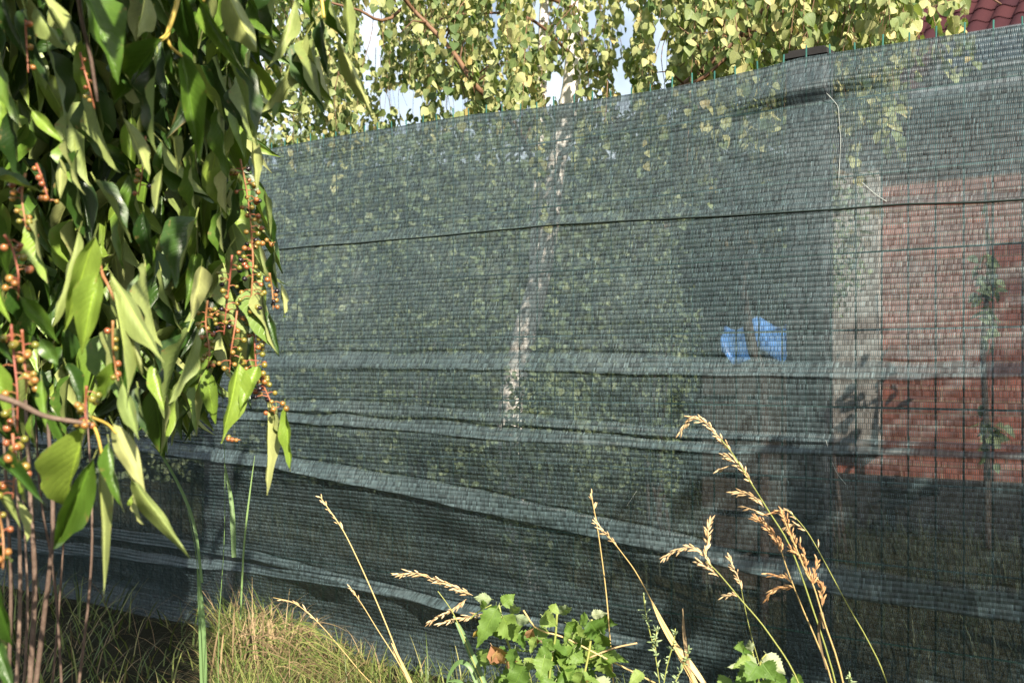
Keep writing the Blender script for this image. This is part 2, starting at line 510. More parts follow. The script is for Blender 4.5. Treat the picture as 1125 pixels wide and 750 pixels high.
# ------------------------------------------------------------------ fence
TOP = [(-400, 0.800), (290, 0.800)]
_top_px = [(-300, 232), (0, 207), (150, 187), (290, 165), (370, 150), (440, 139), (520, 126), (600, 118), (640, 112), (720, 100), (780, 89), (840, 75), (880, 64), (960, 52), (1040, 40), (1125, 28), (1300, -2)]
TOPZ = sorted(fence_sz(x, y) for x, y in _top_px)
SMIN, SMAX = -3.6, 2.5
def build_fence():
    s0 = fence_sz(876, 300)[0]
    t = thing('wire_fence', 'green wire mesh fence on grey posts behind the dark shade net', 'fence', F(s0, 0))
    # posts
    for k in (-1, 0, 1):
        s = s0 + 2.45 * k
        pz = lerp_poly(TOPZ, s) + 0.008
        mb = MB()
        mb.box(F(s, (pz + 0.012) / 2 - 0.15, -0.085), 0.112, 0.06, pz + 0.012 + 0.3, DV, NV)
        p = mb.build('post', M['post'], t, sm=False)
        bv = p.modifiers.new('bevel', 'BEVEL'); bv.width = 0.006; bv.segments = 2
        mb = MB()
        mb.box(F(s, pz + 0.019, -0.085), 0.122, 0.07, 0.014, DV, NV)
        mb.box(F(s, pz + 0.030, -0.085), 0.10, 0.05, 0.009, DV, NV)
        mb.build('post_cap', M['tar'], t, sm=False)
    rnd = random.Random(5)
    s = SMIN
    n = int((SMAX - SMIN) / 0.067)
    for i in range(n):
        s = SMIN + 0.067 * i
        zt = lerp_poly(TOPZ, s) + rnd.uniform(0.022, 0.036)
        mb = MB()
        lean = rnd.uniform(-0.006, 0.006)
        mb.tube([F(s, -0.02, -0.016), F(s, zt - 0.1, -0.016), F(s + lean, zt, -0.014)], 0.0023, 5)
        mb.build('wire', M['wire'], t)
    for z in (0.10, 0.30, 0.50, 0.71, 0.90, 1.10, 1.30, 1.50, 1.70):
        mb = MB()
        mb.tube([F(SMIN, z, -0.022), F(SMAX, z, -0.022)], 0.0026, 5)
        mb.build('cross_wire', M['wire'], t)
    return t
build_fence()

# ------------------------------------------------------------------ shade net
def px_poly(pts):
    out = []
    for x, y in pts:
        s, z = fence_sz(x, y)
        d = 0.23 * (max(0.0, min(1.0, (1.85 - z) / 1.0)) ** 1.5) * max(0.0, min(1.0, z / 0.7))
        u = (x - 562.5) / FPX
        Z = (FA - d / FC) / (1 + FB * u)
        out.append(((u * Z + d * FB * FC) / FC, CAMZ - (y - 405) / FPX * Z))
    return sorted(out)
FOLDS = [
    # upper edge, lower edge (pixels of the photograph), overhang, ends (columns), layers
    dict(up=[(-100, 290), (150, 279), (302, 264), (474, 251), (597, 239), (700, 233), (851, 226), (991, 217), (1125, 211), (1300, 200)],
         lo=[(-100, 302), (150, 290), (302, 276), (474, 263), (597, 251), (700, 244.5), (851, 238), (991, 228.5), (1125, 223), (1300, 212)], a=0.006, run=0.05, x=(-100, 1300), k=0.3),
    dict(up=[(-100, 384), (150, 385), (310, 387), (550, 386), (700, 389), (851, 394), (1000, 397), (1125, 394), (1300, 392)],
         lo=[(-100, 399), (150, 401), (310, 403.5), (550, 405), (700, 410), (851, 412.5), (1002, 416.5), (1125, 412.5), (1300, 410)], a=0.015, x=(-100, 1300), k=0.7),
    dict(up=[(-100, 425), (165, 432), (314, 440), (467, 444), (579, 453.5), (700, 466.5), (908, 480), (1125, 488), (1300, 494)],
         lo=[(-100, 432), (165, 440), (314, 450), (467, 456), (579, 465), (700, 477), (908, 486), (1125, 494), (1300, 500)], a=0.009, run=0.03, x=(-100, 1300), k=0.5),
    dict(up=[(-100, 433), (165, 443), (314, 453), (467, 461), (579, 470), (700, 480), (794, 487), (908, 488), (1125, 496), (1300, 502)],
         lo=[(-100, 440), (165, 452), (314, 463), (430, 470), (541, 482), (640, 487), (700, 490), (794, 497), (908, 497), (1125, 503), (1300, 510)], a=0.017, x=(-100, 1300), k=0.85),
    dict(up=[(-100, 462), (165, 482), (310, 500), (429, 519), (489, 528), (560, 543), (653, 565), (741, 581), (824, 603), (948, 622), (1125, 647), (1300, 668)],
         lo=[(-100, 478), (165, 496), (310, 513), (355, 522), (429, 537), (474, 546), (541, 562), (653, 587), (741, 604), (824, 622), (948, 653), (1125, 681), (1300, 710)], a=0.030, x=(-100, 1300), k=0.9),
    dict(up=[(-100, 560), (130, 580), (205, 590), (280, 604.5), (355, 623), (429, 642), (485, 655), (600, 680), (760, 715), (900, 745)],
         lo=[(-100, 570), (130, 592), (205, 602), (280, 613), (355, 631), (429, 650), (485, 663), (600, 690), (760, 725), (900, 755)], a=0.014, run=0.03, x=(-100, 640), k=0.7),
    dict(up=[(-100, 580), (130, 600), (205, 611), (280, 618), (373, 633), (440, 648), (467, 652), (560, 672), (700, 700), (900, 740)],
         lo=[(-100, 595), (130, 612), (205, 621), (280, 628), (373, 642), (440, 655), (467, 660), (560, 681), (700, 712), (900, 752)], a=0.020, x=(-100, 760), k=0.8),
]
for f_ in FOLDS:
    f_['u'] = px_poly(f_['up']); f_['l'] = px_poly(f_['lo'])
    f_['s0'] = fence_sz(f_['x'][0], 400)[0]; f_['s1'] = fence_sz(f_['x'][1], 400)[0]
BELLY = 0.23
def net_depth(s, z, zt):
    d = 0.004
    lay = 0.0
    for q, f_ in enumerate(FOLDS):
        zu, zl = lerp_poly(f_['u'], s), lerp_poly(f_['l'], s)
        hgt = max(zu - zl, 0.006)
        a = f_['a'] * smooth(f_['s0'] - 0.2, f_['s0'] + 0.2, s) * (1 - smooth(f_['s1'] - 0.35, f_['s1'] + 0.05, s))
        a *= 0.95 + 0.7 * noise.noise(Vector((s * 2.2, q * 7.3, 0.0)))
        zu += 0.010 * noise.noise(Vector((s * 5.0, q * 5.3, 2.0)))
        hgt = max(zu - zl, 0.006)
        # the lower lip is not quite straight
        zz = z + 0.004 * noise.noise(Vector((s * 9.0, q * 3.1, 5.0)))
        t = (zu - zz) / hgt
        if t < -0.6:
            continue
        if t < 1.0:
            k = 0.10 * smooth(-0.6, 0.0, t) + 0.90 * max(0.0, t) ** 1.15
            d += a * k
            d -= 0.0045 * math.exp(-((zz - zu) / 0.0045) ** 2) * min(1.0, a / 0.012)
            if t > 0:
                lay = max(lay, f_['k'] * smooth(0.0, 0.25, t))
        else:
            back = (zl - zz)
            d += a * (1.0 - 0.34 * smooth(0.0, 0.007, back) - 0.66 * smooth(0.0, f_.get('run', 0.13), back))
            lay = max(lay, f_['k'] * (1 - smooth(0.0, 0.008, back)))
    # the lower half hangs slack and bellies out
    d += BELLY * smooth(1.85, 0.84, z) ** 0.8 * smooth(-0.05, 0.80, z)
    # slack: long waves, small crumples
    ev = smooth(0.0, 0.1, zt - z)
    d += ev * 0.010 * noise.noise(Vector((s * 1.6, z * 3.0, 1.0)))
    d += ev * 0.0055 * noise.noise(Vector((s * 4.5 + z * 1.2, z * 9.0, 4.0)))
    d += ev * 0.0030 * noise.noise(Vector((s * 5.0, z * 34.0, 9.0)))
    low = 1 - smooth(0.35, 0.95, z)
    d += low * 0.022 * (0.5 + noise.noise(Vector((s * 2.4 - z * 1.0, z * 4.0, 14.0))))
    d += low * 0.007 * noise.noise(Vector((s * 6.0 + z * 3.0, z * 12.0, 24.0)))
    # the sag beside the post, where the cloth is hooked up
    sp, zp = fence_sz(890, 112)
    g_ = math.exp(-((s - sp) / 0.22) ** 2)
    q = z - (zp + 0.10 * (s - sp))
    d += g_ * 0.020 * math.exp(-((q - 0.035) / 0.03) ** 2) - g_ * 0.014 * math.exp(-((q + 0.012) / 0.022) ** 2)
    # the bottom runs out over the grass
    if z < 0.10:
        d += 0.6 * (0.10 - z) ** 1.3
    return d, lay
def build_net():
    NS, NZ = 500, 600
    S0, S1 = -3.3, 2.2
    me = bpy.data.meshes.new('shade_net')
    vs, uvs, lays = [], [], []
    for j in range(NZ + 1):
        t = j / NZ
        for i in range(NS + 1):
            s = S0 + (S1 - S0) * i / NS
            zt = lerp_poly(TOPZ, s)
            z = 0.004 + (zt - 0.004) * t
            d, lay = net_depth(s, z, zt)
            vs.append(tuple(F(s, z, d)))
            uvs.append((s, z + (1.8 - zt) * smooth(1.2, 1.8, z)))
            lays.append(max(lay, 0.55 * smooth(0.030, 0.018, zt - z) if zt - z < 0.03 else lay))
    n = NS + 1
    fs = [(j * n + i, j * n + i + 1, (j + 1) * n + i + 1, (j + 1) * n + i) for j in range(NZ) for i in range(NS)]
    me.from_pydata(vs, [], fs)
    me.polygons.foreach_set('use_smooth', [True] * len(fs))
    ul = me.uv_layers.new(name='UVMap')
    flat = []
    for lp in me.loops:
        flat.extend(uvs[lp.vertex_index])
    ul.data.foreach_set('uv', flat)
    at = me.attributes.new('layers', 'FLOAT', 'POINT')
    at.data.foreach_set('value', lays)
    me.materials.append(M['net'])
    o = link('shade_net', me)
    tag(o, 'dark green knitted shade net with sagging pleats hung over the wire fence', 'shade net')
    # the dark seam cord across the upper third
    c = []
    for i in range(61):
        s = -2.9 + 5.0 * i / 60
        z = lerp_poly(FOLDS[0]['l'], s) + 0.0025 * noise.noise(Vector((s * 6, 3, 3)))
        d, _ = net_depth(s, z, lerp_poly(TOPZ, s))
        c.append(F(s, z, d + 0.0012))
    mb = MB()
    mb.tube(c, 0.0024, 5)
    mb.build('seam_cord', M['cord'], o)
    # pulled threads
    for pts in ([(913, 105), (923, 116), (928, 124), (931, 145), (934, 160), (937, 205)], [(962, 206), (978, 219), (992, 228)], [(945, 478), (955, 508), (966, 524)], [(730, 548), (742, 532)]):
        P3 = []
        for x, y in pts:
            s, z = fence_sz(x, y)
            d, _ = net_depth(s, z, lerp_poly(TOPZ, s))
            P3.append(F(s, z, d + 0.003))
        mb = MB()
        mb.tube(curve_pts(P3, 24), [0.0004 + 0.0006 * abs(math.sin(i * 0.9)) for i in range(25)], 4)
        q = mb.build('pulled_thread', M['thread'], o)
    return o
M['cord'] = plain_mat('dark_green_cord', [(0.0, (0.008, 0.014, 0.012)), (1.0, (0.022, 0.034, 0.030))], 0.8, 0.2, 150, namp=0.9)
M['thread'] = plain_mat('pale_thread', [(0.0, (0.22, 0.25, 0.24)), (1.0, (0.40, 0.42, 0.40))], 0.6, 0.3, 200, namp=0.9)
build_net()

# ------------------------------------------------------------------ leaves
def leaf_mesh(name, mat, shape, nl=10, ncr=4, curl=0.2, fold=0.15, wave=0.02, twist=0.0, serr=0.0, stalk=0.12, seed=0):
    """length 1 along +Y, full width 1 along X; the upper side looks to +Z"""
    rnd = random.Random(seed)
    ph = rnd.uniform(0, 6)
    vs, fs, uv = [], [], []
    for i in range(nl + 1):
        t = i / nl
        wd = max(shape(t), 0.004) * (1 + serr * (1 if i % 2 else -1) * (0 if i in (0, nl) else 1))
        ang = curl * (t - 0.15)
        cy = t
        cz = -curl * t * t * 0.5
        tw = twist * t
        for j in range(ncr + 1):
            a = (j / ncr - 0.5) * 2
            x = a * 0.5 * wd
            z = abs(a) * wd * fold + wave * math.sin(t * 15 + ph + (1.7 if a > 0 else 0)) * abs(a) ** 1.5
            X = x * math.cos(tw) - z * math.sin(tw)
            Zz = x * math.sin(tw) * 0.5 + z * math.cos(tw)
            vs.append((X, cy - z * ang * 0.3, cz + Zz))
            uv.append((a * 0.5 + 0.5, t))
    n = ncr + 1
    for i in range(nl):
        for j in range(ncr):
            fs.append((i * n + j, i * n + j + 1, (i + 1) * n + j + 1, (i + 1) * n + j))
    if stalk:
        b = len(vs)
        for k, y in enumerate((-stalk, 0.03)):
            for dx, dz in ((-0.018, 0), (0.018, 0), (0, 0.012)):
                vs.append((dx, y, dz + (0.02 if k == 0 else 0)))
                uv.append((0.5, 0))
        for k in range(3):
            l = (k + 1) % 3
            fs.append((b + k, b + l, b + 3 + l, b + 3 + k))
    me = bpy.data.meshes.new(name)
    me.from_pydata(vs, [], fs)
    me.polygons.foreach_set('use_smooth', [True] * len(fs))
    ul = me.uv_layers.new(name='UVMap')
    flat = []
    for lp in me.loops:
        flat.extend(uv[lp.vertex_index])
    ul.data.foreach_set('uv', flat)
    me.materials.append(mat)
    me.update()
    return me
def sh_lance(t):
    return (math.sin(math.pi * min(1, t ** 0.76)) ** 1.05) * (1 - 0.30 * t) * 1.12
def sh_birch(t):
    return 1.08 * (math.sin(math.pi * t ** 0.68) ** 0.8) * (1 - 0.12 * t) if t < 1 else 0
def sh_rasp(t):
    return 1.12 * (math.sin(math.pi * t ** 0.60) ** 1.0) * (1 - 0.25 * t)
def leaf_matrix(base, tip, width, face=1, roll=0.0):
    """upper side (face 1) or under side (face -1) turned towards the lens, then rolled about the midrib"""
    y = tip - base
    L = y.length
    y = y / L
    to = (Vector((0, 0, CAMZ)) - base).normalized() * face
    z = (to - y * to.dot(y))
    if z.length < 1e-4:
        z = y.orthogonal()
    z.normalize()
    z = Matrix.Rotation(roll, 3, y) @ z
    x = y.cross(z)
    m = Matrix.Identity(4)
    for r in range(3):
        m[r][0] = x[r] * width
        m[r][1] = y[r] * L
        m[r][2] = z[r] * L
        m[r][3] = base[r]
    return m
def free_matrix(base, dirv, normal, L, wd):
    y = dirv.normalized()
    z = (normal - y * normal.dot(y))
    if z.length < 1e-3:
        z = y.orthogonal()
    z.normalize()
    x = y.cross(z)
    m = Matrix.Identity(4)
    for r in range(3):
        m[r][0] = x[r] * wd; m[r][1] = y[r] * L; m[r][2] = z[r] * L; m[r][3] = base[r]
    return m
def join_leaves(name, mesh_list, mats4, material, parent):
    """many leaves as one mesh"""
    vs, fs, uv = [], [], []
    cache = []
    for me in mesh_list:
        u = [None] * len(me.vertices)
        for lp in me.loops:
            u[lp.vertex_index] = tuple(me.uv_layers[0].data[lp.index].uv)
        cache.append(([v.co.copy() for v in me.vertices], [tuple(p.vertices) for p in me.polygons], u))
    for k, m in mats4:
        co, pf, u = cache[k]
        b = len(vs)
        vs.extend(tuple(m @ c) for c in co)
        fs.extend(tuple(b + i for i in f) for f in pf)
        uv.extend(u)
    me = bpy.data.meshes.new(name)
    me.from_pydata(vs, [], fs)
    me.polygons.foreach_set('use_smooth', [True] * len(fs))
    ul = me.uv_layers.new(name='UVMap')
    flat = []
    for lp in me.loops:
        flat.extend(uv[lp.vertex_index])
    ul.data.foreach_set('uv', flat)
    me.materials.append(material)
    o = link(name, me, parent)
    o['kind'] = 'stuff'
    return o

# ------------------------------------------------------------------ the berry shrub
LM = [leaf_mesh('leaf', M['laurel'], sh_lance, 12, 4, curl=c, fold=f, wave=wv, twist=tw, seed=k)
      for k, (c, f, wv, tw) in enumerate([(0.20, 0.18, 0.034, 0.30), (0.36, 0.26, 0.044, -0.35), (0.10, 0.12, 0.038, 0.2), (0.5, 0.30, 0.050, 0.5), (0.30, 0.20, 0.055, -0.55), (0.15, 0.34, 0.040, 0.1)])]
LOWL = [leaf_mesh('far_leaf', M['laurel'], sh_lance, 6, 2, curl=c, fold=f, wave=0.02, twist=0.2, seed=k + 20, stalk=0) for k, (c, f) in enumerate([(0.3, 0.2), (0.5, 0.15)])]
# base x, y, tip x, y, width (pixels), distance, side turned to the lens, roll in degrees
HAND = [
    (92, -14, 138, 84, 50, 1.62, 1, -38), (180, 42, 110, 118, 40, 1.66, 1, 20), (173, 62, 160, 165, 34, 1.68, 1, 40), (45, -8, 90, 68, 26, 1.60, -1, 15),
    (38, 8, 70, 60, 22, 1.63, -1, -30), (52, 54, 80, 140, 40, 1.66, 1, -55), (3, -2, 26, 64, 24, 1.60, 1, 20), (160, -10, 152, 44, 24, 1.72, -1, 20),
    (168, 10, 156, 52, 20, 1.75, 1, 30), (200, -12, 213, 72, 34, 1.75, 1, 15), (200, 58, 224, 180, 34, 1.74, 1, -12), (188, 52, 193, 92, 13, 1.76, 1, 25),
    (220, 2, 270, 86, 28, 1.80, 1, 12), (253, 70, 288, 155, 34, 1.82, 1, -50), (246, -16, 283, 68, 40, 1.78, -1, -12), (306, -14, 288, 42, 28, 1.84, 1, 60),
    (324, 0, 297, 84, 24, 1.88, -1, 25), (337, 36, 291, 138, 32, 1.86, -1, 48), (332, 72, 297, 132, 18, 1.90, 1, 55), (372, 44, 409, 127, 22, 1.84, -1, -8),
    (345, 42, 350, 122, 20, 1.90, 1, 58), (354, 20, 360, 92, 20, 1.86, 1, 20), (362, -4, 379, 50, 18, 1.88, 1, 62), (380, -8, 386, 62, 18, 1.90, -1, 12),
    (341, -8, 348, 42, 16, 1.92, 1, 30), (350, 60, 362, 122, 18, 1.92, 1, 66),
    (-16, 194, 46, 206, 26, 1.60, 1, -65), (36, 122, 70, 158, 18, 1.62, 1, 10), (66, 174, 67, 220, 15, 1.66, -1, 10), (84, 165, 86, 262, 34, 1.68, 1, 58),
    (136, 130, 168, 196, 20, 1.70, -1, 15), (178, 186, 170, 236, 15, 1.74, -1, -10), (104, 198, 148, 262, 24, 1.72, 1, -52), (158, 232, 167, 300, 26, 1.72, 1, 15),
    (104, 258, 70, 366, 40, 1.55, 1, -12), (86, 255, 60, 362, 18, 1.58, -1, 30), (109, 298, 84, 388, 40, 1.57, 1, 14), (22, 326, 66, 378, 26, 1.52, 1, -8),
    (-12, 298, 9, 352, 26, 1.50, 1, 12), (122, 300, 180, 404, 38, 1.58, -1, -14), (124, 318, 151, 436, 20, 1.56, -1, 18), (127, 312, 158, 420, 24, 1.60, -1, -4),
    (160, 290, 163, 380, 24, 1.68, 1, 60), (216, 238, 190, 314, 40, 1.80, 1, 40), (221, 292, 214, 352, 26, 1.84, -1, 15), (243, 232, 243, 292, 18, 1.95, 1, 60),
    (302, 276, 303, 322, 14, 2.05, 1, 30), (308, 310, 315, 354, 11, 2.05, -1, 12), (294, 342, 305, 392, 18, 2.05, 1, 18), (288, 308, 287, 388, 14, 2.0, 1, 62),
    (291, 212, 298, 260, 12, 2.0, -1, 10), (277, 150, 284, 210, 15, 1.95, -1, 20), (268, 86, 266, 152, 20, 1.95, 1, 62), (300, 265, 296, 225, 9, 2.1, 1, 20),
    (208, 362, 165, 452, 46, 1.85, 1, 64), (216, 366, 188, 446, 20, 1.84, -1, 50), (262, 398, 246, 488, 36, 1.95, 1, -25), (284, 402, 262, 452, 26, 1.97, 1, 10),
    (294, 440, 297, 542, 18, 2.0, -1, 22), (314, 446, 318, 518, 16, 2.0, 1, 25), (304, 445, 310, 490, 12, 2.02, 1, 45),
    (98, 466, 52, 574, 50, 1.50, 1, 25), (103, 502, 57, 616, 42, 1.53, 1, -8), (109, 512, 117, 648, 21, 1.52, -1, 8), (124, 466, 160, 540, 32, 1.55, -1, 8),
    (146, 528, 203, 610, 23, 1.54, -1, -10), (120, 486, 131, 560, 24, 1.51, 1, 18), (-2, 503, 48, 552, 24, 1.45, 1, -12), (-8, 530, 21, 574, 20, 1.44, -1, 10),
    (-14, 612, 9, 724, 34, 1.42, 1, 15), (-12, 660, 6, 760, 26, 1.44, -1, 10), (135, 420, 152, 486, 26, 1.56, -1, -12), (152, 425, 157, 476, 18, 1.60, 1, 58), (45, 372, 64, 402, 24, 1.54, 1, 20),
    (-8, 352, 12, 398, 24, 1.50, 1, 15), (-14, 395, 13, 470, 32, 1.48, 1, -12), (128, 396, 106, 448, 28, 1.60, 1, 12), (148, 540, 152, 578, 12, 1.6, 1, 60),
    (60, 452, 76, 502, 16, 1.56, 1, 15), (-10, 575, 13, 626, 20, 1.44, 1, 20), (-6, 700, 18, 768, 26, 1.46, 1, 5), (30, 500, 22, 556, 18, 1.55, 1, 30), (64, 500, 44, 540, 14, 1.62, 1, 40), (18, 548, 34, 600, 16, 1.55, -1, 15), (-4, 440, 24, 500, 22, 1.5, 1, 15), (72, 400, 92, 452, 22, 1.62, 1, -20), (170, 400, 178, 452, 18, 1.72, 1, 30),
    (46, 418, 50, 470, 14, 1.52, 1, 20), (35, 455, 37, 495, 9, 1.5, 1, 25), (128, 62, 145, 100, 18, 1.7, 1, 40), (210, 180, 214, 250, 26, 1.85, 1, 64),
    (250, 180, 245, 240, 22, 1.95, 1, 60), (100, 100, 115, 190, 34, 1.75, 1, 62), (225, 310, 230, 380, 26, 1.92, 1, 55), (0, 60, 20, 140, 30, 1.66, 1, 60),
    (20, 120, 15, 200, 30, 1.68, 1, 55), (130, 360, 128, 440, 44, 1.72, 1, 66), (40, 240, 45, 310, 26, 1.64, 1, 66), (240, 120, 250, 200, 28, 1.9, 1, 58),
    (28, 10, 48, 90, 22, 1.7, 1, 35), (72, 150, 82, 210, 26, 1.7, 1, 48), (262, 20, 262, 90, 20, 1.9, 1, 30), (190, 150, 196, 190, 14, 1.8, -1, 20),
]
BERRY = None
def berry_meshes():
    out = []
    for m in (M['berry'], M['dark_berry']):
        mb = MB()
        rows = []
        for i in range(6):
            th = math.pi * (i + 0.25) / 5.5
            rows.append([Vector((math.sin(th) * math.cos(2 * math.pi * k / 8), math.sin(th) * math.sin(2 * math.pi * k / 8), math.cos(th))) for k in range(8)])
        mb.quadstrip(rows, closed=True)
        mb.f.append(tuple(reversed(range(8))))
        mb.f.append(tuple(40 + k for k in range(8)))
        me = mb.mesh('berry', m)
        out.append(me)
    return out
def build_shrub():
    rnd = random.Random(11)
    root = thing('berry_shrub', 'tall leafy shrub with drooping glossy leaves and strings of orange berries', 'shrub', (-1.45, 2.3, 0))
    nleaf = 0
    for (bx, by, tx, ty, wd, Z, face, roll) in HAND:
        dz = rnd.uniform(-0.05, 0.06)
        b, t = P(bx, by, Z), P(tx, ty, Z + dz)
        m = leaf_matrix(b, t, wd / FPX * Z * (0.70 + 0.24 * abs(math.sin(R(roll)))), face, R(roll))
        link('leaf', LM[rnd.randrange(6)], root, m)
        nleaf += 1
    # leaves deeper inside the shrub
    stuff = []
    def edge_x(py):      # the right edge of the shrub in the picture
        return lerp_poly([(-200, 420), (0, 300), (60, 290), (150, 280), (250, 285), (330, 280), (400, 262), (440, 170), (480, 60), (760, 20)], py)
    tries = 0
    while nleaf < 300:
        tries += 1
        py = rnd.uniform(-60, 430)
        px = rnd.uniform(-30, edge_x(py) - 6)
        Z = rnd.uniform(2.0, 2.55)
        L = rnd.uniform(0.105, 0.16)
        ang = R(90 + rnd.gauss(0, 22))
        b = P(px, py, Z)
        d = Vector((math.cos(ang) * 0.9, rnd.uniform(-0.5, 0.5), -math.sin(ang)))
        t = b + d.normalized() * L
        if (t.x / t.y * FPX + 562.5) > edge_x(405 - (t.z - 1) / t.y * FPX) + 4:
            continue
        nrm = Vector((rnd.uniform(-1, 1), rnd.uniform(-1.2, -0.1), rnd.uniform(0.0, 0.9)))
        link('leaf', LM[rnd.randrange(6)], root, free_matrix(b, d, nrm, L, L * rnd.uniform(0.20, 0.28)))
        nleaf += 1
    # and the mass of the crown behind and above them
    for k in range(4600):
        if k < 2900:
            py = rnd.uniform(-80, 425)
            px = rnd.uniform(-60, edge_x(py) - 14)
            Z = rnd.uniform(2.1, 3.3)
            b = P(px, py, Z)
        else:
            b = Vector((rnd.uniform(-2.3, -0.42), rnd.uniform(1.3, 2.9), rnd.uniform(1.75, 2.75)))
            px, py = b.x / b.y * FPX + 562.5, 405 - (b.z - 1) / b.y * FPX
            if py > -40 and (px > edge_x(py) - 30 or py > 60):
                continue
            if b.x > -0.75 and rnd.random() < 0.45:
                continue
        L = rnd.uniform(0.10, 0.16)
        ang = R(90 + rnd.gauss(0, 28))
        d = Vector((math.cos(ang), rnd.uniform(-0.6, 0.6), -math.sin(ang)))
        nrm = Vector((rnd.uniform(-1, 1), rnd.uniform(-1, 0.15), rnd.uniform(0, 1)))
        stuff.append((rnd.randrange(2), free_matrix(b, d, nrm, L, L * 0.31)))
    for k in range(850):
        b = Vector((rnd.uniform(-1.7, 0.0), rnd.uniform(0.55, 1.75), 0))
        b.z = rnd.uniform(max(1.32 + 0.335 * b.y, 1.66), 2.5)
        if b.x > -0.30 and rnd.random() < 0.35:
            continue
        L = rnd.uniform(0.10, 0.16)
        ang = R(90 + rnd.gauss(0, 28))
        d = Vector((math.cos(ang), rnd.uniform(-0.6, 0.6), -math.sin(ang)))
        stuff.append((rnd.randrange(2), free_matrix(b, d, Vector((rnd.uniform(-1, 1), rnd.uniform(-1, 1), rnd.uniform(0, 1))), L, L * 0.31)))
    join_leaves('inner_leaves', LOWL, stuff, M['laurel'], root)
    # branches
    def branch(pts, r0, r1, mat, n=18):
        c = curve_pts(pts, n)
        mb = MB()
        mb.tube(c, [r0 + (r1 - r0) * i / n for i in range(n + 1)], 7)
        return mb.build('branch', mat, root)
    branch([Vector((-1.45, 2.3, -0.05)), Vector((-1.40, 2.3, 0.8)), Vector((-1.2, 2.25, 1.6)), Vector((-0.95, 2.2, 2.2)), Vector((-0.6, 2.1, 2.5))], 0.03, 0.012, M['twig'])
    branch([Vector((-1.5, 2.25, -0.05)), Vector((-1.6, 2.1, 1.0)), Vector((-1.3, 1.9, 1.9)), Vector((-0.85, 1.8, 2.1)), P(195, -30, 1.8)], 0.028, 0.006, M['twig'])
    branch([P(200, -40, 1.75), P(195, 0, 1.72), P(186, 30, 1.70), P(180, 42, 1.68), P(150, 55, 1.66)], 0.0045, 0.003, M['yellow_stem'])
    branch([P(182, 40, 1.69), P(188, 52, 1.70), P(200, 62, 1.72)], 0.003, 0.002, M['yellow_stem'])
    branch([P(84, -20, 1.62), P(90, 25, 1.62), P(99, 60, 1.62), P(107, 112, 1.63)], 0.0035, 0.0025, M['twig'])
    branch([P(-10, 433, 1.42), P(20, 443, 1.43), P(50, 457, 1.45), P(100, 466, 1.48)], 0.0042, 0.003, M['twig'])
    branch([P(345, -60, 1.9), P(352, -10, 1.88), P(356, 20, 1.87)], 0.004, 0.0025, M['yellow_stem'])
    branch([P(235, -60, 1.8), P(226, -6, 1.8), P(222, 4, 1.8)], 0.0035, 0.002, M['yellow_stem'])
    branch([P(106, 276, 1.6), P(112, 300, 1.58), P(118, 312, 1.57), P(126, 330, 1.57)], 0.003, 0.0015, M['red_stem'])
    branch([P(90, 460, 1.5), P(104, 470, 1.5), P(112, 500, 1.51), P(112, 520, 1.52)], 0.0025, 0.0015, M['yellow_stem'])
    branch([P(100, 458, 1.5), P(118, 466, 1.53), P(128, 476, 1.54)], 0.0022, 0.0015, M['yellow_stem'])
    for (x0, y0, x1, y1, x2, y2, Z, r) in [(34, 560, 38, 650, 30, 790, 1.9, 0.007), (58, 572, 48, 680, 34, 790, 1.85, 0.0065), (20, 560, 22, 660, 16, 790, 1.8, 0.005), (101, 560, 98, 650, 82, 790, 2.0, 0.004),
                                           (44, 540, 60, 640, 70, 790, 2.1, 0.004), (8, 560, 12, 650, 8, 790, 1.9, 0.005), (70, 560, 66, 650, 54, 790, 2.2, 0.0035), (28, 600, 30, 680, 24, 790, 2.0, 0.004)]:
        o = branch([P(x0 - 6, y0 - 120, Z + 0.1), P(x0, y0, Z), P(x1, y1, Z), P(x2, y2, Z)], r * 0.5, r * 0.72, M['twig'])
    # strings of berries
    bm = berry_meshes()
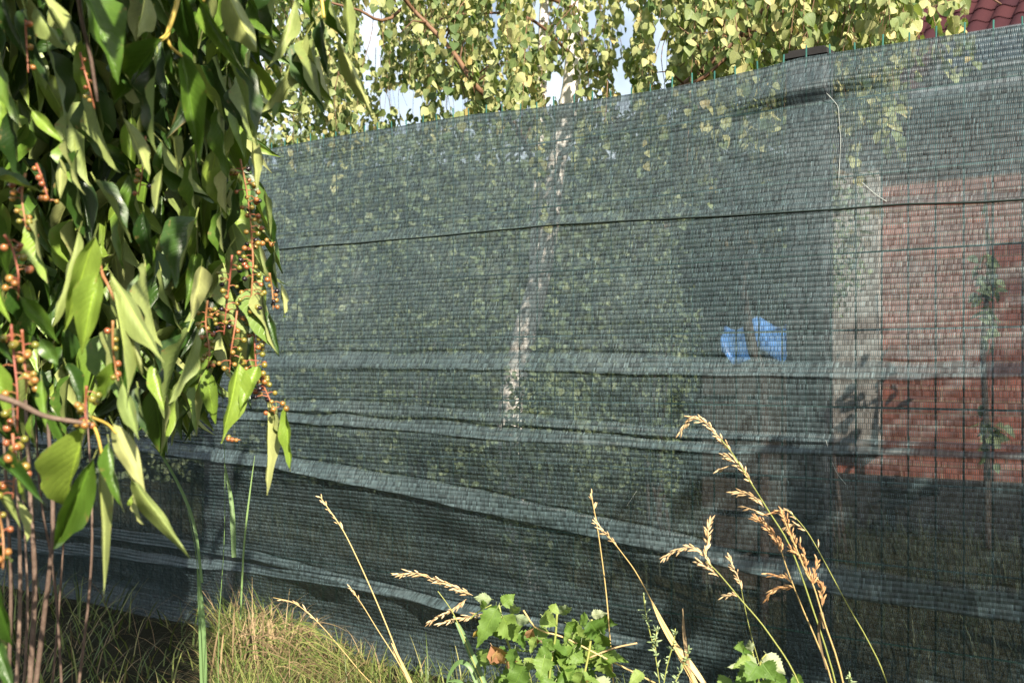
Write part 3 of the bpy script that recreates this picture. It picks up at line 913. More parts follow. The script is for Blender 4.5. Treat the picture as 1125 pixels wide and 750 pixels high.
    RAC = [
        ([(5, 258), (14, 275), (20, 300), (20, 330)], 1.52, 9, 26, 5.2, 0), ([(12, 356), (15, 390), (19, 430), (19, 475)], 1.48, 13, 20, 5.4, 0),
        ([(24, 362), (26, 385), (28, 412), (29, 432)], 1.50, 10, 17, 5.2, 0), ([(124, 352), (124, 380), (127, 405), (130, 418)], 1.58, 6, 9, 4.6, 0),
        ([(95, 424), (94, 440), (94, 458), (100, 470)], 1.49, 9, 18, 5.0, 0), ([(14, 476), (15, 492), (16, 515), (14, 548)], 1.45, 15, 20, 5.6, 0),
        ([(-4, 555), (2, 580), (4, 605), (3, 625)], 1.43, 8, 13, 5.2, 0), ([(28, 22), (29, 45), (31, 80)], 1.62, 4, 9, 4.6, 0),
        ([(28, 190), (24, 215), (28, 245), (30, 262)], 1.63, 12, 14, 4.4, 0.0), ([(88, 58), (92, 75), (98, 95), (104, 120)], 1.64, 8, 8, 3.0, 0),
        ([(264, 175), (270, 205), (275, 240), (278, 275)], 1.98, 28, 15, 3.5, 0.1), ([(276, 255), (278, 290), (276, 330), (277, 350)], 1.99, 24, 17, 3.5, 0.12),
        ([(275, 330), (279, 365), (281, 400), (283, 425)], 2.0, 30, 18, 3.7, 0.15), ([(283, 405), (288, 420), (296, 438), (302, 455)], 2.0, 20, 15, 3.8, 0.1),
        ([(228, 330), (226, 355), (230, 385), (228, 405)], 1.90, 18, 12, 3.6, 0.0), ([(255, 280), (252, 310), (248, 345), (246, 368)], 1.96, 16, 17, 3.3, 0.15),
        ([(262, 330), (258, 360), (254, 385), (252, 410)], 1.98, 14, 14, 3.4, 0.1), ([(292, 262), (298, 268), (302, 266)], 2.05, 2, 5, 3.6, 0),
        ([(296, 300), (299, 318), (300, 332), (300, 340)], 2.02, 8, 7, 3.4, 0.6), ([(250, 478), (252, 482), (264, 483)], 1.97, 4, 4, 3.4, 0), ([(160, 150), (156, 190), (152, 215)], 1.8, 8, 10, 3.4, 0.1),
        ([(40, 180), (46, 195), (52, 215), (56, 222)], 1.66, 8, 9, 4.2, 0),
    ]
    for pts, Z, nb, spread, rpx, dark in RAC:
        P3 = [P(x, y, Z + rnd.uniform(-0.01, 0.01)) for x, y in pts]
        c = curve_pts(P3, 16)
        mb = MB()
        mb.tube(c, [0.0020 - 0.0011 * i / 16 for i in range(17)], 6)
        spots = []
        for k in range(nb):
            q = c[int((0.12 + 0.88 * (k + rnd.random() * 0.6) / nb) * 16)]
            a = rnd.uniform(0, 2 * math.pi)
            rr = spread / FPX * Z * rnd.uniform(0.45, 1.0)
            e = q + Vector((math.cos(a) * rr, math.sin(a) * rr * 0.8, rnd.uniform(-0.35, 0.15) * rr))
            mb.tube([q, (q + e) / 2 + Vector((0, 0, 0.15 * rr)), e], [0.0011, 0.0009, 0.0009], 4, cap=False)
            spots.append(e)
        ro = mb.build('berry_string', M['red_stem'], root)
        for e in spots:
            r = rpx / FPX * Z * rnd.uniform(0.68, 0.98)
            o = bpy.data.objects.new('berry', bm[1 if rnd.random() < dark else 0])
            COL.objects.link(o)
            o.parent = ro
            o.matrix_basis = Matrix.LocRotScale(e, Matrix.Rotation(rnd.uniform(0, 6), 3, 'X').to_quaternion(), (r, r, r * 0.95))
build_shrub()

# ------------------------------------------------------------------ birch
BL = [leaf_mesh('leaf', M['birch'], sh_birch, 6, 2, curl=c, fold=f, wave=0.02, twist=tw, stalk=0.25, seed=40 + k) for k, (c, f, tw) in enumerate([(0.15, 0.08, 0.1), (0.4, 0.12, -0.2), (-0.2, 0.1, 0.3), (0.25, 0.2, 0.0)])]
def build_birch():
    rnd = random.Random(23)
    bx, by = on_line(580, 5.3)
    root = thing('birch_tree', 'pale barked birch with drooping yellow green twigs behind the net fence', 'tree', (bx, by, 0))
    def stem(name, pts, r0, r1, mat, n=24, sides=10):
        c = curve_pts(pts, n)
        mb = MB()
        mb.tube(c, [(r0 + (r1 - r0) * i / n) * (1 + 0.06 * math.sin(i * 1.7)) for i in range(n + 1)], sides)
        return mb.build(name, mat, root)
    Zt = by
    stem('trunk', [Vector((bx, by, -0.05)), P(560, 480, Zt), P(572, 385, Zt), P(594, 300, Zt), P(610, 190, Zt + 0.02), P(628, 90, Zt + 0.05), P(634, -40, Zt + 0.1), P(640, -280, Zt + 0.2)], 0.062, 0.035, M['birch_bark'])
    stem('trunk', [P(585, 350, Zt + 0.05), P(590, 250, Zt + 0.12), P(594, 150, Zt + 0.16), P(596, 60, Zt + 0.2), P(600, -60, Zt + 0.25)], 0.032, 0.02, M['birch_bark'])
    def shoots(pts, n, ln):
        c = curve_pts(pts, 40)
        for k in range(n):
            mb = MB()
            q = c[rnd.randrange(4, 38)]
            d = Vector((rnd.uniform(-1, 1), rnd.uniform(-0.6, 0.6), rnd.uniform(-0.3, 0.9))).normalized() * rnd.uniform(0.4, 1.0) * ln
            mb.tube([q, q + d * 0.5 + Vector((0, 0, 0.01)), q + d + Vector((0, 0, -0.12 * ln))], [0.0045, 0.003, 0.0012], 5)
            mb.build('side_shoot', M['birch_twig'], root)
    shoots([P(598, 200, Zt), P(560, 130, 4.6), P(524, 96, 4.38), P(496, 55, 4.42), P(455, 12, 4.45)], 16, 0.28)
    shoots([P(615, 170, Zt), P(680, 140, 4.4), P(745, 98, 3.95), P(806, 46, 3.9), P(838, 12, 3.88)], 16, 0.26)
    stem('branch', [P(598, 200, Zt), P(560, 130, 4.6), P(524, 96, 4.38), P(496, 55, 4.42), P(455, 12, 4.45), P(430, -20, 4.3)], 0.013, 0.007, M['birch_twig'], 18, 8)
    stem('branch', [P(615, 170, Zt), P(680, 140, 4.4), P(745, 98, 3.95), P(806, 46, 3.9), P(838, 12, 3.88), P(870, -20, 3.85)], 0.013, 0.007, M['birch_twig'], 18, 8)
    stem('branch', [P(628, 60, Zt), P(580, 20, 5.0), P(520, 15, 4.9), P(480, 22, 4.8)], 0.008, 0.004, M['birch_twig'], 14, 6)
    stem('branch', [P(632, 10, Zt), P(500, -40, 4.9), P(430, 20, 4.7), P(390, 10, 4.6), P(330, -5, 4.5)], 0.010, 0.004, M['birch_twig'], 18, 6)
    stem('branch', [P(745, 98, 3.82), P(772, 86, 3.76), P(800, 62, 3.72), P(826, 40, 3.7)], 0.008, 0.004, M['birch_twig'], 14, 6)
    stem('branch', [P(838, 12, 4.5), P(930, -20, 4.2), P(1010, -30, 4.0), P(1070, -12, 3.9), P(1100, 5, 3.85)], 0.008, 0.003, M['birch_twig'], 14, 6)
    stem('branch', [P(634, -30, Zt + .1), P(540, -120, 5.0), P(400, -140, 4.8), P(300, -100, 4.8)], 0.02, 0.008, M['birch_twig'], 14, 6)
    stem('branch', [P(634, -30, Zt + .1), P(740, -140, 4.8), P(900, -150, 4.4), P(1050, -110, 4.0)], 0.02, 0.008, M['birch_twig'], 14, 6)
    # drooping twigs with leaves; gaps where the sky shows
    gaps = [(408, 40, 11, 36), (440, 112, 26, 13), (500, 114, 16, 10), (618, 94, 18, 13), (726, 60, 10, 36), (286, 40, 8, 36), (545, 20, 6, 11), (600, 15, 6, 11), (690, 25, 6, 10), (690, 97, 14, 6)]
    twigs = MB()
    leaves = []
    for k in range(1250):
        x = rnd.uniform(270, 1045) if k < 1000 else rnd.uniform(250, 1010)
        a = rnd.uniform(4.15, 5.9)
        X, Y = on_line(x, a)
        if x > 990 and rnd.random() < 0.55:
            continue
        if 585 < x < 705 and a < 5.35 and rnd.random() < 0.75:
            continue
        ztop = 1 + (405 - rnd.uniform(-190, 90)) / FPX * Y
        L = rnd.uniform(0.25, 0.85)
        if rnd.random() < 0.22:
            L = rnd.uniform(0.8, 1.7)
        sw = Vector((rnd.gauss(0, 0.10), rnd.gauss(0, 0.10), 0))
        p0 = Vector((X, Y, ztop))
        pts = [p0 + Vector((0, 0, -L * t)) + sw * math.sin(t * 1.8) + Vector((noise.noise(Vector((k, t * 2, 0))), noise.noise(Vector((k, t * 2, 9))), 0)) * 0.05 for t in [i / 10 for i in range(11)]]
        for i, q in enumerate(pts):
            ax = q.x / q.y * FPX + 562.5
            ay = 405 - (q.z - 1) / q.y * FPX
            if (k % 3 and any(((ax - gx) / rx) ** 2 + ((ay - gy) / ry) ** 2 < 0.8 for gx, gy, rx, ry in gaps)) or (ay > lerp_poly(_top_px, ax) + 16 + (55 if 630 < ax < 985 else 0) + 26 * ((k * 7) % 5 == 0) + 60 * (k % 11 == 0) and not (abs(ax - 606) < 22 and ay < 272)):
                break
        if i < 3:
            continue
        pts = [pts[0].lerp(pts[i], 0)] + pts[1:i] if i < 10 else pts
        m_ = len(pts) - 1
        L *= m_ / 10
        if k % 2:
            twigs.tube(pts, [0.0022 - 0.0015 * i / m_ for i in range(m_ + 1)], 4, cap=False)
        n = int(L / 0.019)
        for i in range(n):
            t = (i + 0.5) / n * m_
            q = pts[int(t)].lerp(pts[min(m_, int(t) + 1)], t - int(t))
            ax = q.x / q.y * FPX + 562.5
            ay = 405 - (q.z - 0.03 - 1) / q.y * FPX
            jit = rnd.uniform(0.55, 1.9)
            if any(((ax - gx) / rx) ** 2 + ((ay - gy) / ry) ** 2 < jit for gx, gy, rx, ry in gaps) or noise.noise(Vector((ax * 0.035, ay * 0.035, k * 0.02))) > 0.24:
                continue
            th = rnd.uniform(0, 2 * math.pi)
            d = Vector((math.cos(th) * 0.55, math.sin(th) * 0.55, -0.95 + rnd.uniform(-0.2, 0.35)))
            nr = Vector((rnd.uniform(-1, 1), rnd.uniform(-1.0, 0.6), rnd.uniform(-0.1, 0.9)))
            ln = rnd.uniform(0.024, 0.048)
            leaves.append((q + d.normalized() * 0.012, d, nr, ln, ax, ay))
    mo = twigs.build('twigs', M['birch_twig'], root)
    mo['kind'] = 'stuff'
    vis = [l for l in leaves if -5 < l[5] < lerp_poly(_top_px, l[4]) and 280 < l[4] < 1090]
    vis.sort(key=lambda l: -l[3] / l[0].y)
    ids = set(id(l) for l in vis[:300])
    st = []
    for l in leaves:
        b, d, nr, ln = l[:4]
        m = free_matrix(b, d, nr, ln, ln * 0.88)
        k = rnd.randrange(4)
        if id(l) in ids:
            link('leaf', BL[k], root, m)
        else:
            st.append((k, m))
    join_leaves('crown', BL, st, M['birch'], root)
build_birch()

# ------------------------------------------------------------------ brown-stemmed garden tree
def build_garden_tree():
    rnd = random.Random(31)
    X, Y = on_line(838, 5.2)
    root = thing('garden_tree', 'thin brown trunked garden tree seen through the net beside the blue sheet', 'tree', (X, Y, 0))
    def stem(name, pts, r0, r1, n=16):
        c = curve_pts(pts, n)
        mb = MB()
        mb.tube(c, [r0 + (r1 - r0) * i / n for i in range(n + 1)], 8)
        return mb.build(name, M['dark_bark'], root)
    stem('trunk', [Vector((X, Y, -0.05)), P(838, 440, Y), P(826, 380, Y), P(816, 320, Y), P(812, 250, Y), P(820, 170, Y)], 0.024, 0.016)
    stem('branch', [P(814, 300, Y), P(850, 230, Y + 0.1), P(880, 170, Y + 0.2)], 0.014, 0.006)
    stem('branch', [P(813, 240, Y), P(780, 180, Y + 0.1), P(760, 130, Y + 0.15)], 0.012, 0.006)
    st = []
    for k in range(500):
        th = rnd.uniform(0, 6.28)
        rr = rnd.uniform(0, 1) ** 0.5
        c = P(825, 190, Y + 0.25) + Vector((math.cos(th) * 0.50 * rr, math.sin(th) * 0.4 * rr, rnd.uniform(-0.30, 0.22)))
        if noise.noise(c * 5.0) < -0.05:
            continue
        d = Vector((rnd.uniform(-1, 1), rnd.uniform(-1, 1), rnd.uniform(-1.2, 0)))
        nr = Vector((rnd.uniform(-1, 1), rnd.uniform(-1, 0.3), rnd.uniform(0, 1)))
        ln = rnd.uniform(0.05, 0.08)
        st.append((rnd.randrange(4), free_matrix(c, d, nr, ln, ln * 0.6)))
    join_leaves('crown', BL, st, M['brown_leaf'], root)
build_garden_tree()

# ------------------------------------------------------------------ hedge at the back of the garden
def build_hedges():
    rnd = random.Random(37)
    HL = [leaf_mesh('hedge_leaf', M['hedge'], sh_birch, 4, 2, curl=0.3, fold=0.1, stalk=0, seed=70)]
    for (x0, y0, x1, y1, h, dp, lab, n, sd) in [(-9.0, 11.5, 2.4, 9.6, 3.0, 0.9, 'clipped green hedge along the far side of the garden behind the birch', 22000, 1)]:
        a, b = Vector((x0, y0, 0)), Vector((x1, y1, 0))
        root = thing('hedge', lab, 'hedge', (a + b) / 2)
        ax = (b - a).normalized()
        ay = Vector((-ax.y, ax.x, 0))
        st = []
        for k in range(n):
            t = rnd.random()
            hh = h * (1 + 0.13 * noise.noise(Vector((t * 8, sd, 0))))
            if rnd.random() < 0.75:
                q = a.lerp(b, t) - ay * (dp / 2 + 0.14 * noise.noise(Vector((t * 22, rnd.random() * 4, sd)))) + Vector((0, 0, rnd.uniform(0, hh)))
                q -= ay * rnd.uniform(-0.12, 0.1)
            else:
                q = a.lerp(b, t) + ay * rnd.uniform(-dp / 2, dp / 2) + Vector((0, 0, hh + rnd.uniform(-0.15, 0.1)))
            d = Vector((rnd.uniform(-1, 1), rnd.uniform(-1, 1), rnd.uniform(-1, 0.5)))
            nr = Vector((rnd.uniform(-1, 1), rnd.uniform(-1.4, 0.2), rnd.uniform(-0.2, 1)))
            ln = rnd.uniform(0.045, 0.09)
            st.append((0, free_matrix(q, d, nr, ln, ln * 0.7)))
        join_leaves('foliage', HL, st, M['hedge'], root)
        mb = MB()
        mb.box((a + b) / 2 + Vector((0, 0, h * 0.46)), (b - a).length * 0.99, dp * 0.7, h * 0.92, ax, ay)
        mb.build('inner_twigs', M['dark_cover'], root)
build_hedges()

# ------------------------------------------------------------------ house
def build_house():
    A = 9.0
    O = Vector((*on_line(906, A), 0))          # near left corner of the front
    def H(s, z, d=0.0):                         # s along the front, d towards the lens
        return O + DV * s + NV * d + Vector((0, 0, z))
    Lh, Dh, EV = 6.0, 4.6, 2.62
    root = thing('brick_house', 'low red brick house with a tiled roof behind the right end of the net', 'house', O)
    mb = MB()
    mb.box(H(Lh / 2, EV / 2 - 0.1, -Dh / 2), Lh, Dh, EV + 0.2, DV, NV)
    wl = mb.mesh('wall', M['brickwall'], False)
    # a frame of its own so that the courses lie level
    rot = Matrix(((DV.x, -NV.x, 0, 0), (DV.y, -NV.y, 0, 0), (0, 0, 1, 0), (0, 0, 0, 1)))
    Mw = Matrix.Translation(O) @ rot
    wl.transform(Mw.inverted())
    link('wall', wl, root, Mw)
    # pale rendered corner pillar with a capping
    mb = MB(); mb.box(H(0.19, 1.38, 0.03), 0.38, 0.10, 1.84, DV, NV)
    pl = mb.build('corner_pillar', M['white'], root, sm=False)
    mb = MB(); mb.box(H(Lh / 2, 0.11, 0.05), Lh + 0.06, 0.16, 0.42, DV, NV)
    mb.build('plinth', M['tar'], root, sm=False)  # dark strip added where the foot of the wall lies in shade
    mb = MB(); mb.box(H(0.19, 2.34, 0.04), 0.43, 0.14, 0.08, DV, NV)
    mb.build('capping', M['gutter'], root, sm=False)
    # down pipe and gutter
    mb = MB(); mb.tube([H(2.05, 0.05, 0.06), H(2.05, 2.22, 0.06), H(2.05, 2.44, 0.12), H(2.05, 2.58, 0.30)], 0.045, 10)
    mb.build('downpipe', M['post'], root)
    mb = MB(); mb.tube([H(-0.25, 2.62, 0.32), H(Lh + 0.25, 2.62, 0.32)], 0.055, 10)
    mb.build('gutter', M['gutter'], root)
    # roof
    pit = R(40)
    up = -NV * math.cos(pit) + Vector((0, 0, math.sin(pit)))
    nr = NV * math.sin(pit) + Vector((0, 0, math.cos(pit)))
    E = H(-0.25, 2.65, 0.30)
    SL = (Dh / 2 + 0.30) / math.cos(pit)
    mb = MB()
    mb.box(E + DV * (Lh / 2 + 0.25) + up * (SL / 2) - nr * 0.05, Lh + 0.5, SL, 0.06, DV, up, nr)
    rf = mb.build('roof', M['dark_bark'], root, sm=False)
    mb = MB()
    bk = NV * math.cos(pit) + Vector((0, 0, math.sin(pit)))
    nb = -NV * math.sin(pit) + Vector((0, 0, math.cos(pit)))
    E2 = H(-0.25, 2.65, -Dh - 0.30)
    mb.box(E2 + DV * (Lh / 2 + 0.25) + bk * (SL / 2) - nb * 0.05, Lh + 0.5, SL - 0.09, 0.06, DV, bk, nb)
    mb.build('rear_roof', M['tile'], root, sm=False)
    # gable ends
    for s in (0.0, Lh):
        mb = MB()
        rows = []
        for ds in (0.001, 0.2) if s == 0 else (-0.2, -0.001):
            rows.append([H(s + ds, EV, -0.02), H(s + ds, EV, -Dh + 0.02), H(s + ds, EV + Dh / 2 * math.tan(pit) - 0.02, -Dh / 2)])
        mb.quadstrip(rows, closed=True)
        mb.f.append((0, 2, 1)); mb.f.append((3, 4, 5))
        mb.build('gable', M['brickwall'], root, sm=False)
    # tiles: a shallow S in section
    TW, TLen, EX = 0.135, 0.23, 0.170
    tm = MB()
    rows = []
    for i in range(2):
        rows.append([Vector((-TW / 2 - 0.008 + (TW + 0.016) * k / 6, i * TLen, 0.015 * math.sin(k / 6 * 2 * math.pi) - (0.018 if i else 0.0))) for k in range(7)])
    tm.quadstrip(rows)
    rows2 = [[v + Vector((0, 0, -0.012)) for v in rows[0]], rows[0]]
    tm.quadstrip(rows2)
    tme = tm.mesh('tile', M['tile'], True)
    rnd = random.Random(3)
    nrow = int(SL / EX)
    ncol = int((Lh + 0.5) / TW)
    cnt = 0
    rest = MB()
    wind = (1.02, 1.62, 0, 3)      # s range, rows of the roof window
    for r in range(nrow + 1):
        for c in range(ncol + 1):
            s = c * TW + TW / 2
            y = r * EX
            if y + TLen > SL + 0.14 or s > Lh + 0.5:
                continue
            if wind[0] < s < wind[1] and wind[2] <= r < wind[3]:
                continue
            b = E + DV * s + up * y + nr * (0.018 + rnd.uniform(0, 0.004))
            tl = R(rnd.uniform(-0.8, 0.8))
            m = Matrix.Identity(4)
            dx = DV * math.cos(tl) + up * math.sin(tl)
            dy = -DV * math.sin(tl) + up * math.cos(tl)
            dy2 = (dy + nr * 0.03).normalized()
            dn = dx.cross(dy2)
            for k in range(3):
                m[k][0] = dx[k]; m[k][1] = dy2[k]; m[k][2] = dn[k]; m[k][3] = b[k]
            if c <= 16 and r >= 2 and cnt < 240:
                cnt += 1
                o = bpy.data.objects.new('tile', tme)
                COL.objects.link(o)
                o.parent = rf
                o.matrix_basis = Matrix.Translation(base_of(root)) @ Matrix.Translation(-base_of(root)) @ m
            else:
                bb = len(rest.v)
                rest.v.extend(m @ v for v in tm.v)
                rest.f.extend(tuple(bb + i for i in f) for f in tm.f)
    q = rest.build('tiles_beyond', M['tile'], None); q.parent = rf; q['kind'] = 'stuff'
    mb = MB(); mb.tube([E + up * SL + nr * 0.02, E + DV * (Lh + 0.5) + up * SL + nr * 0.02], 0.10, 8)
    mb.build('ridge', M['tile'], root)
    # roof window
    c = E + DV * 1.32 + up * (1.7 * EX) + nr * 0.05
    mb = MB(); mb.box(c - nr * 0.02, 0.60, 0.52, 0.12, DV, up, nr)
    fr = mb.build('roof_window', M['post'], root, sm=False)
    mb = MB(); mb.box(c + nr * 0.042, 0.50, 0.42, 0.02, DV, up, nr)
    q = mb.build('pane', M['glass'], None, sm=False); q.parent = fr
build_house()

# ------------------------------------------------------------------ compost bin with a blue sheet on it
def bush(label, px, Z, top, bot, rx, n, mat, sd):
    rnd = random.Random(sd)
    c = P(px, 400, Z)
    root = thing('garden_bush', label, 'bush', (c.x, c.y, 0))
    st = []
    for k in range(n):
        th, ph = rnd.uniform(0, 6.28), rnd.uniform(0, 3.14)
        r = 0.55 + 0.5 * rnd.random()
        q = Vector((math.cos(th) * math.sin(ph), math.sin(th) * math.sin(ph), math.cos(ph)))
        r *= 1 + 0.45 * noise.noise(q * 1.8 + Vector((sd, 0, 0)))
        b = P(px, (top + bot) / 2, Z) + Vector((q.x * rx / FPX * Z * r, q.y * rx / FPX * Z * 0.8 * r, q.z * (bot - top) / 2 / FPX * Z * r))
        if b.z < 0.02:
            continue
        d = Vector((rnd.uniform(-1, 1), rnd.uniform(-1, 1), rnd.uniform(-1.2, 0.3)))
        ln = rnd.uniform(0.022, 0.045)
        st.append((rnd.randrange(4), free_matrix(b, d, Vector((rnd.uniform(-1, 1), rnd.uniform(-1, 0.3), rnd.uniform(0, 1))), ln, ln * 0.65)))
    join_leaves('foliage', BL, st, mat, root)
    for k in range(5):
        mb = MB()
        e = P(px + rnd.uniform(-0.5, 0.5) * rx, top * 0.6 + bot * 0.4, Z + rnd.uniform(-0.2, 0.2))
        mb.tube(curve_pts([Vector((c.x + 0.03 * k, c.y, -0.03)), (Vector((c.x, c.y, 0)) + e) / 2 + Vector((0, 0, 0.1)), e], 8), [0.014 - 0.001 * i for i in range(9)], 5)
        mb.build('stem', M['dark_bark'], root)
bush('rounded green bush behind the net left of the birch trunk', 455, 7.0, 275, 520, 105, 4200, M['hedge'], 101)
bush('low dark bush growing against the foot of the birch trunk', 600, 4.75, 412, 640, 62, 2400, M['hedge'], 102)
bush('narrow green bush between the birch trunk and the thin garden tree', 715, 6.6, 270, 540, 50, 2600, M['hedge'], 103)
bush('airy bush in front of the pale corner of the brick house', 905, 6.2, 175, 345, 48, 1300, M['hedge'], 104)

def build_wall_shrub():
    rnd = random.Random(77)
    X, Y = on_line(1085, 8.3)
    root = thing('wall_shrub', 'thin dark climber with a few leaves against the red brick wall', 'shrub', (X, Y, 0))
    mb = MB(); mb.tube(curve_pts([Vector((X, Y, -0.05)), P(1084, 480, Y), P(1080, 380, Y), P(1086, 300, Y), P(1082, 200, Y)], 16), [0.024 - 0.001 * i for i in range(17)], 8)
    mb.build('trunk', M['dark_bark'], root)
    st = []
    for (cx, cy, rx, ry, n) in [(1083, 310, 11, 50, 46), (1088, 470, 9, 30, 30)]:
        for k in range(n):
            c = P(cx + rnd.gauss(0, 0.6) * rx, cy + rnd.gauss(0, 0.6) * ry, Y + rnd.uniform(-0.3, 0.15))
            d = Vector((rnd.uniform(-1, 1), rnd.uniform(-1, 1), rnd.uniform(-1.2, 0)))
            ln = rnd.uniform(0.06, 0.10)
            st.append((rnd.randrange(4), free_matrix(c, d, Vector((rnd.uniform(-1, 1), rnd.uniform(-1, 0.3), rnd.uniform(0, 1))), ln, ln * 0.6)))
    join_leaves('foliage', BL, st, M['hedge'], root)
build_wall_shrub()

def build_bin():
    X, Y = on_line(834, 6.0)
    root = thing('compost_bin', 'grey board compost bin under a blue sheet behind the net', 'bin', (X, Y, 0))
    C = Vector((X, Y, 0))
    for sgn in (-1, 1):
        for k in range(6):
            mb = MB(); mb.box(C + NV * (0.16 * sgn) + Vector((0, 0, 0.10 + k * 0.17)), 0.40, 0.02, 0.14, DV, NV)
            mb.build('board', M['wood'], root, sm=False)
            mb = MB(); mb.box(C + DV * (0.185 * sgn) + Vector((0, 0, 0.10 + k * 0.17)), 0.02, 0.29, 0.14, DV, NV)
            mb.build('board', M['wood'], root, sm=False)
    for a in (-1, 1):
        for b in (-1, 1):
            mb = MB(); mb.box(C + DV * (0.15 * a) + NV * (0.125 * b) + Vector((0, 0, 0.5)), 0.045, 0.045, 1.04, DV, NV)
            mb.build('leg', M['wood'], root, sm=False)
    # sheet: bundled on top, hanging over the near side
    mb = MB()
    rows = []
    for j in range(15):
        t = j / 14
        row = []
        for i in range(25):
            s = (i / 24 - 0.5) * 0.29
            nz = noise.noise(Vector((s * 14, t * 5, 2.0))) * 0.02
            ang = -0.2 + t * 3.4
            row.append(C + DV * (s * (1 + 0.12 * math.sin(t * 5 + s * 9)) + 0.005) + NV * (0.13 * math.cos(ang) + nz) + Vector((0, 0, 1.04 + 0.17 * max(0.0, math.sin(ang)) ** 0.8 + nz * 1.8 + 0.03 * math.sin(s * 31 + t * 4))))
        rows.append(row)
    mb.quadstrip(rows)
    o = mb.build('tarpaulin', M['blue'])
    so = o.modifiers.new('thick', 'SOLIDIFY'); so.thickness = 0.003
    tag(o, 'crumpled blue plastic sheet heaped on the compost bin behind the net', 'tarpaulin')
build_bin()

# ------------------------------------------------------------------ grass and plants in front of the net
def blade(mb, base, d, L, w0, bend, seg=4, side=None):
    """a tapering strip that leans over"""
    d = d.normalized()
    hor = Vector((d.x, d.y, 0))
    if hor.length < 1e-3:
        hor = Vector((1, 0, 0))
    hor.normalize()
    sd_ = side or hor.cross(Vector((0, 0, 1))).normalized()
    p = Vector(base)
    rows = []
    for i in range(seg + 1):
        t = i / seg
        ww = w0 * (1 - t ** 1.6) + 0.0003
        rows.append([p - sd_ * ww / 2, p + sd_ * ww / 2])
        d = (d + hor * bend / seg - Vector((0, 0, bend * 0.8 * t / seg))).normalized()
        p = p + d * (L / seg)
    mb.quadstrip(rows)
RL = [leaf_mesh('leaf', M['rasp'], sh_rasp, 16, 4, curl=c, fold=f, wave=0.05, twist=tw, serr=0.12, stalk=0.15, seed=50 + k) for k, (c, f, tw) in enumerate([(0.3, 0.10, 0.1), (0.5, 0.2, -0.2), (0.1, 0.15, 0.3)])]
def build_added_shade_plant():
    # leafy mass added out of view, placed to shade the lower right net
    rnd = random.Random(91)
    st = []
    for k in range(700):
        q = Vector((rnd.gauss(0, 0.5), rnd.gauss(0, 0.5), rnd.gauss(0, 0.5)))
        b = Vector((2.02, 0.45, 2.12)) + Vector((q.x * 0.52, q.y * 0.45, q.z * 0.30))
        if b.x < 0.47 * b.y + 0.07 or b.z < 0.03:
            continue
        d = Vector((rnd.uniform(-1, 1), rnd.uniform(-1, 1), rnd.uniform(-1.2, 0)))
        ln = rnd.uniform(0.06, 0.12)
        st.append((rnd.randrange(3), free_matrix(b, d, Vector((rnd.uniform(-1, 1), rnd.uniform(-1, 0.3), rnd.uniform(0, 1))), ln, ln * 0.6)))
    o = join_leaves('undergrowth', RL, st, M['rasp'], None)
    mb = MB()
    for k in range(9):
        x, y = 2.02 + rnd.uniform(-0.15, 0.15), 0.45 + rnd.uniform(-0.15, 0.15)
        mb.tube(curve_pts([Vector((x, y, -0.03)), Vector((x + rnd.uniform(-.05, .1), y, 1.1)), Vector((x + rnd.uniform(-.2, .2), y + rnd.uniform(-.2, .2), rnd.uniform(1.9, 2.4)))], 8), [0.006 - 0.0005 * i for i in range(9)], 5)
    tag(mb.build('undergrowth', M['twig'], None), kind='stuff')
def build_grass():
    rnd = random.Random(41)
    def patch(name, mat, n, region, hgt, wd, lab, bendr=(0.2, 1.2), lean=0.35):
        mb = MB()
        k = 0
        while k < n:
            r = region(rnd)
            if r is None:
                continue
            x, y, hs = r
            th = rnd.uniform(0, 6.28)
            ln = rnd.uniform(0, lean)
            d = Vector((math.cos(th) * ln, math.sin(th) * ln, 1))
            blade(mb, Vector((x, y, -0.01)), d, rnd.uniform(*hgt) * hs, rnd.uniform(*wd), rnd.uniform(*bendr))
            k += 1
        o = mb.build(name, mat, None)
        return tag(o, kind='stuff')
    def front(x, y):       # metres in front of the net
        return -(y - FA + FB * x) * FC
    def mound(r):
        x, y = r.uniform(-2.3, -0.25), r.uniform(2.3, 5.2)
        f = front(x, y)
        if f < 0.06 or f > 1.5:
            return None
        px = x / y * FPX + 562
        # the lit tuft lies around column 330; to the right it thins out
        den = 1 - smooth(330, 470, px) * 0.85
        if r.random() > den:
            return None
        if px < 240 and r.random() < 0.96:
            return None
        return x, y, (0.75 + 0.4 * noise.noise(Vector((x * 3, y * 3, 0)))) * (1 - 0.55 * smooth(300, 430, px)) * (1.0 + 0.35 * (1 - smooth(120, 260, px)))
    patch('grass', M['grass'], 5200, mound, (0.12, 0.30), (0.0035, 0.008), None, (0.4, 1.9), 0.5)
    patch('dry_grass', M['dry_grass'], 1900, mound, (0.18, 0.40), (0.002, 0.0045), None, (0.6, 2.4), 0.7)
    def right(r):
        x, y = r.uniform(-0.5, 1.6), r.uniform(1.7, 3.6)
        f = front(x, y)
        if f < 0.08 or f > 0.95:
            return None
        return x, y, 0.8
    patch('grass', M['grass'], 2600, right, (0.10, 0.26), (0.003, 0.006), None, (0.3, 1.3), 0.5)
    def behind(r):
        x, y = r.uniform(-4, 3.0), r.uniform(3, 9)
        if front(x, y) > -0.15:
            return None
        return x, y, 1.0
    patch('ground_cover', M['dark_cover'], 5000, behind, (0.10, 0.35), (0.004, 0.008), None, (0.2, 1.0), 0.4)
build_grass()

